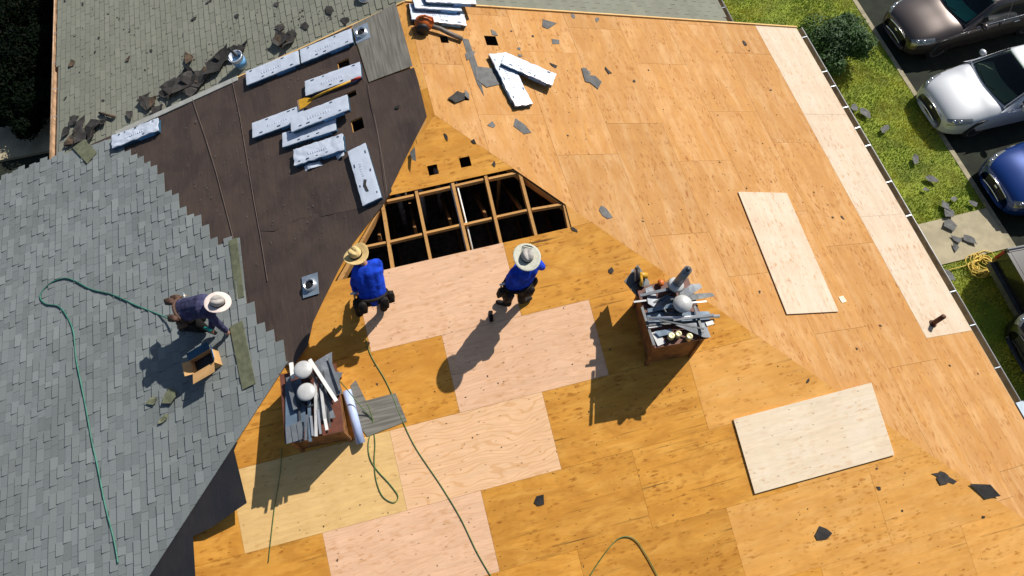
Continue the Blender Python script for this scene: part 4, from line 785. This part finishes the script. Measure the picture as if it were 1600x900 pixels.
# ================================================================== CARS
def car(nose, rz, paint_m, glass_m, label, L_=4.8, W_=1.82, H_=1.45, hood=1.15, belt=.92, kind='car', suv=False, trim='chrome', grille='black'):
    M = Matrix.Translation((nose.x, nose.y, GZ-.105)) @ Matrix.Rotation(rz, 4, 'Z')      # x points backwards from the nose
    o = empty(kind, M, label, 'car' if kind != 'pickup_truck' else 'truck'); hw = W_/2; k = L_/4.8; up_ = .16 if suv else 0
    xs = [0, .05, .18, .45, .85, hood, 1.9, 2.8, 3.6, 4.2, 4.6, 4.76, 4.8]; xs = [x*k for x in xs]
    ws = [.56, .70, .83, .93, .975, .99, 1, 1, .99, .96, .88, .76, .62]
    zs = [.50, .60, .67, .73, .79, .86, .90, .92, .95, .97, .94, .84, .60]; zs = [z_+up_ for z_ in zs]
    cr = [.01, .035, .06, .085, .10, .09, .06, .05, .05, .05, .05, .04, .02]
    def sect(i):
        w_ = ws[i]*hw; z_ = zs[i]; c = cr[i]
        return [(0, z_+c), (.35*w_, z_+c*.95), (.68*w_, z_+c*.62), (.86*w_, z_+c*.1), (.955*w_, z_-.06), (w_, z_-.2), (.995*w_, .40+up_*.5), (.93*w_, .22+up_*.5), (.5*w_, .18+up_*.5), (0, .18+up_*.5)]
    SS = [sect(i) for i in range(len(xs))]
    def cat(P, f): return .5*((2*P[1])+(P[2]-P[0])*f+(2*P[0]-5*P[1]+4*P[2]-P[3])*f*f+(3*P[1]-P[0]-3*P[2]+P[3])*f**3)
    def bpt(iu, t):
        i = min(int(iu), len(xs)-2); f = iu-i; R_ = []
        for d in (-1, 0, 1, 2):
            a = max(0, min(len(xs)-1, i+d)); S_ = SS[a]; jj = min(int(t), 8); g = t-jj
            Q = []
            for e in (-1, 0, 1, 2):
                b = jj+e; Q.append(V((xs[a], -S_[-b][0] if b < 0 else (S_[b][0] if b < 10 else -S_[18-b][0]), S_[abs(b) if b < 10 else 18-b][1])))
            R_.append(cat(Q, g))
        p = cat(R_, f); return p
    def bsurf(x, t, s, off=0):
        lo2, hi2 = 0., len(xs)-1.001
        for _ in range(24):
            m2 = (lo2+hi2)/2
            if bpt(m2, t).x < x: lo2 = m2
            else: hi2 = m2
        p = bpt(lo2, t); e = (bpt(min(lo2+.05, hi2+.05), t)-p); f_ = bpt(lo2, min(t+.05, 8.9))-p; n_ = e.cross(f_).normalized(); n_ = -n_ if n_.dot(V((-.2, p.y, p.z-.4))) < 0 else n_
        p = p+n_*off; return V((p.x, s*p.y, p.z))
    mb = MB(); NU, NV = 60, 36
    mb.grid(NU, NV*2, lambda a, b: (lambda p: V((p.x, p.y if b >= .5 else -p.y, p.z)))(bpt(a*(len(xs)-1), abs(b-.5)*2*9)))
    mb.f += [tuple(range(NV*2, -1, -1)), tuple(NU*(NV*2+1)+j for j in range(NV*2+1))]; mb.m += [0, 0]
    body = mb.build('body', MT[paint_m], o, None, True)
    # greenhouse: top line stations (x, z, half width of the roof edge)
    st = [(hood-.05, belt+.03+up_, .80), (hood+.4, belt+.30+up_, .70), (hood+.82, H_-.02+up_, .615), (hood+1.35, H_+up_, .61), (hood+2.0, H_-.03+up_, .60), (hood+2.55, belt+.25+up_, .64), (hood+3.05, belt+.06+up_, .70)]
    if suv: st[4:] = [(hood+2.4, H_-.01+up_, .61), (hood+3.1, belt+.35+up_, .66), (hood+3.3, belt+.1+up_, .72)]
    st = [(a*k, b, c*hw/.91) for a, b, c in st]
    def T(u):
        u = max(0, min(.9999, u))*(len(st)-1); i = int(u); f = u-i; P = [V(st[max(0, min(len(st)-1, i+d))]) for d in (-1, 0, 1, 2)]
        return .5*((2*P[1])+(P[2]-P[0])*f+(2*P[0]-5*P[1]+4*P[2]-P[3])*f*f+(3*P[1]-P[0]-3*P[2]+P[3])*f**3)
    def surf(u, v, off=0):   # v -1..1 across; |v|<=.72 roof/glass, beyond = side
        t = T(u); s = 1 if v >= 0 else -1; a = abs(v); zb = belt-.02+up_
        if a <= .72: r = a/.72; return V((t.x-.10*(r**2)*(1 if u < .35 else (-1 if u > .75 else 0))*0+.17*r*r*(1-u*2.2 if u < .45 else 0), s*r*t.z, t.y-.035*r*r+off)) + V((-off*.6 if u < .33 else (off*.6 if u > .7 else 0), 0, 0))
        r = (a-.72)/.28; wb = hw*.955; x = t.x+.17*(1-u*2.2 if u < .45 else 0)*(1-r); zt = t.y-.035
        return V((x, s*(t.z+(wb-t.z)*r**.85+off), zt+(min(zb, zt)-zt)*r))
    cg = MB().grid(40, 40, lambda a, b: surf(a, b*2-1)); keep = [not (.03 < (i//40+.5)/40 < .31 and abs((i % 40+.5)/20-1) < .655) for i in range(1600)]
    cg.f = [f for f, kk in zip(cg.f, keep) if kk]; cg.m = [0]*len(cg.f); cg.build('cabin', MT[paint_m], o, None, True)
    MB().box((hood+.22)*k, (hood+2.2)*k, -hw*.80, hw*.80, .5, belt+.055+up_).build('interior_floor', MT['interior'], o)
    MB().grid(6, 8, lambda a, b: ((hood+.02+.48*a)*k+.13*(2*b-1)**2, (2*b-1)*hw*(.72-.04*a), belt+.052+up_+.03*math.sin(a*3.1)+.012*a)).build('dashboard', MT['dash_skylit'], o, None, True)
    for s in (-1, 1):
        se = MB(); se.ell(((hood+1.25)*k, s*.36, belt+.12+up_), (.10, .22, .26)); se.ell(((hood+1.2)*k, s*.36, belt+.36+up_), (.06, .12, .09)); se.build('seat', MT['seat'], o, None, True)
    MB().tube([((hood+.62)*k, -.36+.17*math.cos(a_), belt+.10+up_+.12*math.sin(a_)) for a_ in [6.2832*i/20 for i in range(21)]], .014, 6, False).build('steering_wheel', MT['interior'], o, None, True)
    def patch(name, u0, u1, va, vb, m, off=.008): return MB().grid(10, 10, lambda a, b: surf(u0+(u1-u0)*a, va+(vb-va)*b, off)).build(name, MT[m], o, None, True)
    patch('windshield', .025, .315, -.66, .66, glass_m); patch('rear_window', .70, .95, -.62, .62, 'glass_dark')
    for s in (-1, 1):
        for u0, u1 in ((.20, .49), (.51, .76)): patch('side_window', u0, u1, s*.77, s*.97, 'glass_dark')
        c = [surf(.16+.64*i/12, s*.985, .012) for i in range(13)]; MB().tube(c, .011, 6).build('window_trim', MT[trim], o, None, True)
        c = [surf(.02+.30*i/8, s*.70, .012) for i in range(9)]; MB().tube(c, .014, 6).build('pillar_trim', MT['rubber'], o, None, True)
        Mm = Matrix.Translation((hood*k+.55, s*(hw+.05), belt+.04+up_)); MB().ell((0, 0, 0), (.075, .11, .075)).build('mirror', MT[paint_m], o, M @ Mm, True)
        # headlamp
        Rl = Matrix.Rotation(s*R(-32), 3, 'Z') @ Matrix.Rotation(R(-22), 3, 'Y')
        MB().grid(10, 6, lambda a, b: bsurf(.05*k+.50*k*a, 2.55+.55*a+(1.75-.75*a)*b, s, .009)).build('headlight', MT['lamp'], o, None, True)
        for xx_, tt_ in ((.15, 3.2), (.28, 3.35)): MB().ell(bsurf(xx_*k, tt_, s, .004), (.045, .045, .03), Rl).build('headlight_lens', MT['chrome'], o, None, True)
        for x in (1.95, 2.95): MB().ell((x*k, s*(hw+.005), .80+up_), (.11, .018, .018)).build('door_handle', MT['chrome'], o, None, True)
        for x in (2.42, 3.35): MB().box(x*k-.004, x*k+.004, s*hw*.985-.012, s*hw*.985+.012, .3+up_, .88+up_).build('door_seam', MT['rubber'], o)
        for x in (.86, 3.75):
            wc = M @ Matrix.Translation((x*k, s*(hw*.965-.125), .33)) @ Matrix.Rotation(R(-90*s), 4, 'X')
            wh = MB().lathe([(.0, -.10), (.36, -.10), (.36, .118), (.32, .118)], 28).build('wheel_arch', MT['rubber'], o, M @ Matrix.Translation((x*k, s*(hw*.965-.118), .35+up_*.5)) @ Matrix.Rotation(R(-90*s), 4, 'X'))
            ty = MB().lathe([(.21, .06), (.22, .125), (.30, .13), (.325, .10), (.33, -.08)], 28).build('wheel', MT['rubber'], o, wc, True)
            rm = MB().lathe([(.0, .108), (.05, .112), (.06, .10), (.06, .095)], 20); rm.lathe([(.195, .09), (.205, .128), (.225, .128), (.225, .08)], 28)
            for j in range(7): rm.box(.04, .21, -.018, .018, .095, .118, Matrix.Rotation(6.283*j/7, 4, 'Z'))
            rm.build('rim', MT['lamp'], ty, wc)
    # grille, bumper intake, badge
    g0 = [(.012, y_/10*hw*.40, zs[0]-.02+.05*math.cos(y_/10*1.4)) for y_ in range(-10, 11)]
    gm_ = MB(); n = len(g0)
    gm_.add([(.02+abs(p[1])**2*.10-.05, p[1], p[2]+.065) for p in g0]+[(-.045+abs(p[1])**2*.10, p[1]*.9, p[2]-.12) for p in g0], [(i, i+1, n+i+1, n+i) for i in range(n-1)]); gm_.build('grille', MT['rubber'], o, None, True)
    for f in (.064, -.12): MB().tube([(-.012+(.02 if f > 0 else -.04)+abs(p[1])**2*.10-.03, p[1]*(1 if f > 0 else .9), p[2]+f) for p in g0], .016, 8).build('grille_trim', MT[trim], o, None, True)
    MB().ell((-.055, 0, zs[0]+.03), (.02, .06, .035)).build('badge', MT['chrome'], o, None, True)
    MB().tube([(.06+abs(i/8)**2*.22-.05, i/8*hw*.62, .33+up_) for i in range(-8, 9)], .05, 8).build('bumper_intake', MT['rubber'], o, None, True)
    for i in (-1, 1): MB().tube([(hood*k+.02, i*.02, belt+.045+up_), (hood*k+.10, i*.35+.1, belt+.085+up_)], .009, 6).build('wiper', MT['rubber'], o, None, True)
    return o
def nz(q, h=.5): return hit(q, 'G', h)
car(nz((1405, 42)), R(3), 'car_brown', 'glass_teal', 'dark brown sedan with teal windshield, topmost in the car park', hood=1.25)
car(nz((1460, 163)), R(1), 'car_silver', 'glass_green', 'silver white sedan parked between the brown and blue cars', hood=1.2)
car(nz((1562, 288)), R(1), 'car_blue', 'glass_blue', 'bright blue car with chrome grille at the right edge', hood=1.15)
# black pickup backed up to the kerb
pk_n = hit((1572, 390), 'G', .95)
Mk2 = Matrix.Translation((pk_n.x, pk_n.y-.95, GZ-.105)) @ Matrix.Rotation(R(-3), 4, 'Z'); pk = empty('pickup_truck', Mk2, 'black pickup truck backed up to the lawn at the right edge', 'truck')
for s in (-1, 1): MB().box(0, 2.0, s*.93-.05, s*.93+.05, .5, 1.05).build('bed_side', MT['car_black'], pk)
MB().box(-.04, .04, -.88, .88, .5, 1.03).build('tailgate', MT['car_black'], pk); MB().box(.045, 1.99, -.875, .875, .96, 1.035).build('bed_cover', MT['car_black'], pk); MB().box(-.14, -.04, -.9, .9, .42, .56).build('bumper', MT['metal_dark'], pk)
for s in (-1, 1): MB().tube([(-.02, s*.93, 1.058), (2.0, s*.93, 1.058)], .018, 8).build('bed_rail', MT['metal_grey'], pk, None, True); MB().box(-.02, .03, s*.98-.06 if s > 0 else s*.98, s*.98 if s > 0 else s*.98+.06, .62, .95).build('tail_light', MT['tail'], pk)
cb = MB(); pr = [(2.0, .5), (2.0, 1.05), (2.15, 1.72), (3.6, 1.75), (4.2, 1.1), (5.4, 1.02), (5.5, .5)]; n = len(pr)
cb.add([(a, -.93 if b < 1.2 else -.74, b) for a, b in pr]+[(a, .93 if b < 1.2 else .74, b) for a, b in pr], [tuple(range(n)), tuple(range(2*n-1, n-1, -1))]+[(i, n+i, n+(i+1) % n, (i+1) % n) for i in range(n)]); cbo = cb.build('cab', MT['car_black'], pk)
MB().box(2.03, 2.06, -.68, .68, 1.12, 1.6, Matrix.Translation((-.06, 0, 0)) @ Matrix.Rotation(0, 4, 'Y')).build('rear_window', MT['glass_dark'], pk)
for s in (-1, 1):
    for x in (.95, 4.5):
        wc = Mk2 @ Matrix.Translation((x, s*.86, .38)) @ Matrix.Rotation(R(-90*s), 4, 'X'); ty = MB().lathe([(.22, .1), (.24, .135), (.33, .135), (.38, .1), (.38, -.1)], 28).build('wheel', MT['rubber'], pk, wc, True); MB().lathe([(0, .11), (.22, .12), (.22, .09)], 20).build('rim', MT['lamp'], ty, wc, True)
car(V((hit((1578, 500), 'G', .6).x, hit((1568, 560), 'G', .6).y, 0)), R(-2), 'car_black', 'glass_blue', 'black car in deep shade below the pickup at the right edge', suv=True, trim='rubber', W_=1.9)
# ================================================================== PEOPLE
def organic(name, mb, m, par, M, vox=.014, it=6, wr=0.):
    o = mb.build(name, m, par, M, True); r = o.modifiers.new('r', 'REMESH'); r.mode = 'VOXEL'; r.voxel_size = vox; r.use_smooth_shade = True
    k = o.modifiers.new('s', 'SMOOTH'); k.factor = .5; k.iterations = it
    if wr:
        t = bpy.data.textures.get('folds') or bpy.data.textures.new('folds', 'CLOUDS'); t.noise_scale = .16; t.noise_depth = 1
        d = o.modifiers.new('d', 'DISPLACE'); d.texture = t; d.strength = wr; d.mid_level = .5; d.texture_coords = 'LOCAL'
    return o
def hand(mb, wr_, d, side, curl=.6):
    d = d.normalized(); n = V((0, 0, 1))-d*d.z; n = n.normalized() if n.length > .1 else V((1, 0, 0)); sdv = d.cross(n)*side
    pc = wr_+d*.05; mb.cap(wr_, wr_+d*.075, .03, .034); mb.cap(wr_+sdv*.015+d*.03, wr_+sdv*.02+d*.08, .022, .02); mb.cap(wr_-sdv*.015+d*.03, wr_-sdv*.02+d*.08, .022, .02)
    for i, L_ in enumerate((.065, .078, .072, .058)):
        b = wr_+d*.085+sdv*(.032-.021*i); k1 = b+(d-n*curl*.5).normalized()*L_*.5; k2 = k1+(d*.5-n*curl).normalized()*L_*.35; mb.cap(b, k1, .0095, .009); mb.cap(k1, k2, .009, .0075)
    b = wr_+d*.025+sdv*.032; k1 = b+(d*.6+sdv*.7).normalized()*.04; mb.cap(b, k1, .012, .011); mb.cap(k1, k1+(d*.8-n*.3).normalized()*.03, .0105, .009)
def person(pl, foot, J, label, shirt, hat, hatdir, belt_m='leather', face=None, longsleeve=True):
    """J = joints as (photo x, photo y, height above the slope); foot = base pixel"""
    base = hit(foot, pl); T = Matrix.Translation(base); P = {k: hit(v[:2], pl, v[2])-base for k, v in J.items()}
    o = empty('person', T, label, 'person')
    hl, hr, sl, sr = P['hipL'], P['hipR'], P['shL'], P['shR']; hm, sm = (hl+hr)/2, (sl+sr)/2; neck = sm+(P['head']-sm)*.35; hd = P['head']
    fdir = (V(face)).normalized() if face else V((0, 1, -.5)).normalized(); ax = (hd-sm).normalized()
    b = MB()
    def torso(b, e):
        for a, c in ((hl, sl), (hr, sr)): b.cap(a.lerp(c, .05)+(hm-a)*.25, c.lerp(a, .12)+(sm-c)*.35, .105+e, .10+e)
        b.cap(hm, sm.lerp(hm, .1), .115+e, .115+e); b.cap(sl+(sm-sl)*.15, sr+(sm-sr)*.15, .062+e, .062+e)
    def legs(b, e, end=1.):
        for s in 'LR':
            h, k, a = P['hip'+s], P['kn'+s], P['an'+s]; b.cap(h+(hm-h)*.25, k, .088+e, .06+e); b.cap(k, k.lerp(a, end), .058+e, .042+e)
        b.cap(hl, hr, .10+e, .10+e)
    def arms(b, e, end=1.):
        for s in 'LR':
            h, k, a = P['sh'+s], P['el'+s], P['ha'+s]; b.cap(h, k, .050+e, .042+e); b.cap(k, k.lerp(a, end), .042+e, .030+e)
    torso(b, 0); legs(b, 0); arms(b, 0); b.cap(sm, neck, .06, .055); b.cap(neck, hd, .052, .06)
    side = ax.cross(fdir).normalized(); f2 = side.cross(ax).normalized()
    Rm = Matrix((side, f2, ax)).transposed()
    hc = hd+ax*.05; b.ell(hc, (.076, .095, .115), Rm); b.ell(hc+f2*.095-ax*.01, (.014, .02, .024), Rm); b.ell(hc+f2*.06-ax*.075, (.05, .04, .04), Rm)
    for s in (-1, 1): b.ell(hc+side*s*.08-ax*.005, (.012, .02, .03), Rm)
    for s in 'LR': hand(b, P['ha'+s], P['ha'+s]-P['el'+s], 1 if s == 'L' else -1)
    body = organic('body', b, MT['skin'], o, T, .0095, 3)
    for s in (-1, 1):
        MB().ell(hc+f2*.088+side*s*.032+ax*.012, (.012, .007, .007), Rm).build('eye', MT['pvc'], body, T, True)
    MB().ell(hc+f2*.092-ax*.055, (.024, .008, .007), Rm).build('mouth', MT['red'], body, T, True)
    hb = MB(); hb.ell(hc-f2*.012+ax*.018, (.084, .10, .112), Rm); organic('hair', hb, MT['hair'], o, T, .012, 2)
    b = MB(); torso(b, .022); arms(b, .02, .96 if longsleeve else .1); organic('shirt', b, MT[shirt], o, T, .014, 5, .018)
    b = MB(); legs(b, .02); organic('trousers', b, MT['trouser'], o, T, .015, 5, .02)
    for s in 'LR':
        a = P['an'+s]; t = P['toe'+s]; b = MB(); b.cap(a, a.lerp(t, .35)-V((0, 0, .02)), .052, .05); b.cap(a.lerp(t, .2)-V((0, 0, .03)), t, .05, .042); organic('boot', b, MT['leather'], o, T, .012, 3)
    # tool belt
    tx = (sm-hm).normalized(); c0 = hm+tx*.06; u = (hr-hl).normalized(); v = tx.cross(u).normalized()
    ring = [c0+u*.215*math.cos(a)+v*.165*math.sin(a) for a in [6.2832*i/24 for i in range(25)]]; MB().tube(ring, .026, 8, False).build('tool_belt', MT[belt_m], o, T, True)
    for a in (.15, .9, 2.3, 3.0):
        q = c0+u*.25*math.cos(a)-v*.20*math.sin(a)-tx*.09; Rp = Matrix((u, v, tx)).transposed(); pb = MB(); pb.ell(q, (.075, .06, .11), Rp); pb.box(-.06, .06, -.045, .045, -.09, .08, Matrix.Translation(q) @ Rp.to_4x4()); organic('pouch', pb, MT[belt_m], o, T, .014, 3)
    q = c0-u*.27-tx*.1; MB().tube([q, q+tx*.22+v*.02], .014, 8).build('hammer_handle', MT['cardboard'], o, T, True); MB().tube([q+tx*.2-u*.05, q+tx*.2+u*.05], .018, 8).build('hammer_head', MT['alu'], o, T, True)
    # hat
    hx = V(hatdir).normalized(); hu = hx.orthogonal().normalized(); hu = (f2-hx*f2.dot(hx)).normalized(); hv = hx.cross(hu); MH = Matrix(((hv.x, hu.x, hx.x, 0), (hv.y, hu.y, hx.y, 0), (hv.z, hu.z, hx.z, 0), (0, 0, 0, 1))); MH.translation = hc+hx*.055; MH = T @ MH
    r, crown_m, brim_m, band_m, lift = hat
    def curl(p, a): rr = math.hypot(p.x, p.y)/r; return V((p.x*(1-.06*abs(math.cos(a))), p.y*1.06, p.z+lift*abs(math.cos(a))**2*max(0, rr-.5)**1.5-.02*rr*abs(math.sin(a))))
    MB().lathe([(.09, 0), (r*.7, -.002), (r*.97, .004), (r, .008), (r*.97, .012), (r*.7, .006), (.09, .008)], 40, None, curl).build('hat_brim', MT[brim_m], o, MH, True)
    if band_m: MB().lathe([(r*.86, .0125), (r*.99, .016), (r*1.005, .010)], 40, None, curl).build('hat_rim', MT[band_m], o, MH, True)
    def dent(p, a): return V((p.x*.92, p.y*1.08, p.z-(.03*math.exp(-(p.x/.03)**2) if p.z > .09 else 0)))
    MB().lathe([(.098, 0), (.096, .03), (.09, .08), (.08, .11), (.05, .125), (0, .125)], 28, None, dent).build('hat_crown', MT[crown_m], o, MH, True)
    MB().lathe([(.1, .006), (.099, .03), (.097, .03)], 28, None, lambda p, a: V((p.x*.93, p.y*1.09, p.z))).build('hat_band', MT['leather'], o, MH, True)
    return o, P, base
person('B', (588, 486), {'hipL': (573, 468, .60), 'hipR': (594, 463, .60), 'shL': (557, 423, .98), 'shR': (590, 411, .98), 'head': (563, 405, 1.10), 'knL': (568, 472, .42), 'knR': (601, 463, .42), 'anL': (562, 490, .10), 'anR': (600, 482, .10), 'toeL': (556, 476, .05), 'toeR': (597, 466, .05), 'elL': (553, 442, .72), 'haL': (556, 456, .5), 'elR': (594, 425, .72), 'haR': (578, 420, .5)},
       'crouching worker in a blue shirt and straw hat beside the hip, seen from behind', 'shirt_blue', (.20, 'straw', 'straw', None, .10), (-.28, .28, 1), face=(-.5, .8, -.5))
person('B', (805, 478), {'hipL': (798, 448, .72), 'hipR': (818, 442, .72), 'shL': (803, 426, 1.12), 'shR': (838, 414, 1.12), 'head': (822, 408, 1.26), 'knL': (791, 460, .42), 'knR': (815, 455, .42), 'anL': (794, 474, .10), 'anR': (815, 470, .10), 'toeL': (778, 472, .05), 'toeR': (828, 466, .05), 'elL': (796, 434, .9), 'haL': (812, 412, .80), 'elR': (846, 417, .9), 'haR': (836, 402, .84)},
       'standing worker in a blue shirt and pale wide hat below the open hole', 'shirt_blue', (.215, 'hat_grey', 'hat_pale', 'hat_rim', .03), (.12, .0, 1), face=(.1, .85, -.45))
person('A', (308, 520), {'hipL': (282, 478, .58), 'hipR': (286, 494, .58), 'shL': (320, 466, .80), 'shR': (323, 487, .78), 'head': (337, 475, .82), 'knL': (315, 497, .16), 'knR': (318, 513, .16), 'anL': (289, 496, .10), 'anR': (291, 512, .10), 'toeL': (281, 498, .05), 'toeR': (283, 514, .05), 'elL': (332, 483, .55), 'haL': (331, 512, .28), 'elR': (338, 503, .50), 'haR': (353, 517, .16)},
       'kneeling worker in a faded navy shirt and pink hat laying grey shingles', 'shirt_navy', (.185, 'hat_grey', 'hat_pink', None, .0), (.25, -.05, 1), 'leather_tan', face=(.8, -.1, -.6))
# hand tools
gq = hit((331, 516), 'A', .22); ng = empty('nail_gun', Matrix.Translation(gq) @ Matrix.Rotation(R(-30), 4, 'Z'), 'teal nail gun in the hand of the kneeling worker', 'nail gun')
MB().tube([(0, 0, -.13), (0, 0, 0), (0, 0, .06)], .035, 12).build('barrel', MT['rubber'], ng, None, True); MB().ell((0, 0, .07), (.05, .05, .045)).build('cylinder_cap', MT['teal'], ng, None, True); MB().tube([(0, 0, .03), (-.12, 0, .02)], .022, 10).build('handle', MT['teal'], ng, None, True); MB().lathe([(.055, -.03), (.055, .03), (0, .03)], 16, Matrix.Translation((-.05, 0, -.07)) @ Matrix.Rotation(R(90), 4, 'X')).build('magazine', MT['metal_dark'], ng, None, True)
pq = hit((827, 392), 'B', .84); pe = empty('pry_bar', Matrix.Translation(pq), 'yellow bar held up in front of the standing worker', 'bar'); te = hit((829, 379), 'B', .90)-pq
MB().tube([te*-.6, te*.4, te], .012, 8).build('shaft', MT['yellow'], pe, None, True); MB().tube([te, te*1.12+V((.015, 0, 0))], .014, 8, r2=.006).build('claw', MT['yellow'], pe, None, True)
tag(MB().beam((0, 0, .03), (.03, .17, .03), .06, .06).build('block', MT['trouser'], None, Matrix.Translation(hit((768, 503), 'B'))), 'small black block standing on pink plywood left of the standing worker', 'block')

# fine litter of granules and splinters left by the tear-off
def litter(name, pl, quad, n, m, label, z, s0=.006, s1=.022):
    P = [hit(q, pl) for q in quad]; nn = PL[pl][2].col[2].to_3d(); mb = MB(); O = P[0]
    for i in range(n):
        a, b = random.random(), random.random(); p = (P[0].lerp(P[1], a)).lerp(P[3].lerp(P[2], a), b)+nn*z-O; s_ = random.uniform(s0, s1)*(1 if random.random() < .9 else 1.8); u = nn.orthogonal(); u.rotate(Matrix.Rotation(random.uniform(0, 6.28), 3, nn)); v = nn.cross(u)
        c = [p+u*s_, p+v*s_*random.uniform(.2, .9), p-u*s_*random.uniform(.5, 1), p-v*s_*random.uniform(.2, .6)]; b0 = len(mb.v); mb.add(c+[q+nn*.004 for q in c], [(4, 5, 6, 7), (0, 1, 5, 4), (1, 2, 6, 5), (2, 3, 7, 6), (3, 0, 4, 7)])
    o = mb.build(name, MT[m], None, Matrix.Translation(O)); tag(o, label, 'litter', kind='stuff')
litter('chip_litter', 'C', [(700, 40), (1150, 60), (1420, 480), (1000, 360)], 170, 'scrap_dark', 'fine dark chips and splinters on the peach slope', .003, .004, .013)
litter('chip_litter', 'B', [(560, 480), (1180, 480), (1560, 880), (420, 890)], 180, 'scrap_brown', 'fine brown chips and splinters on the front slope', .003, .004, .012)
litter('chip_litter', 'NA', [(110, 10), (560, 10), (520, 30), (110, 190)], 200, 'scrap_dark', 'fine dark chips on the old shingle roof', .014, .006, .022)
litter('chip_litter', 'A', [(200, 230), (560, 80), (560, 350), (400, 420)], 160, 'scrap_grey', 'fine grey granules on the brown felt', .034, .004, .012)
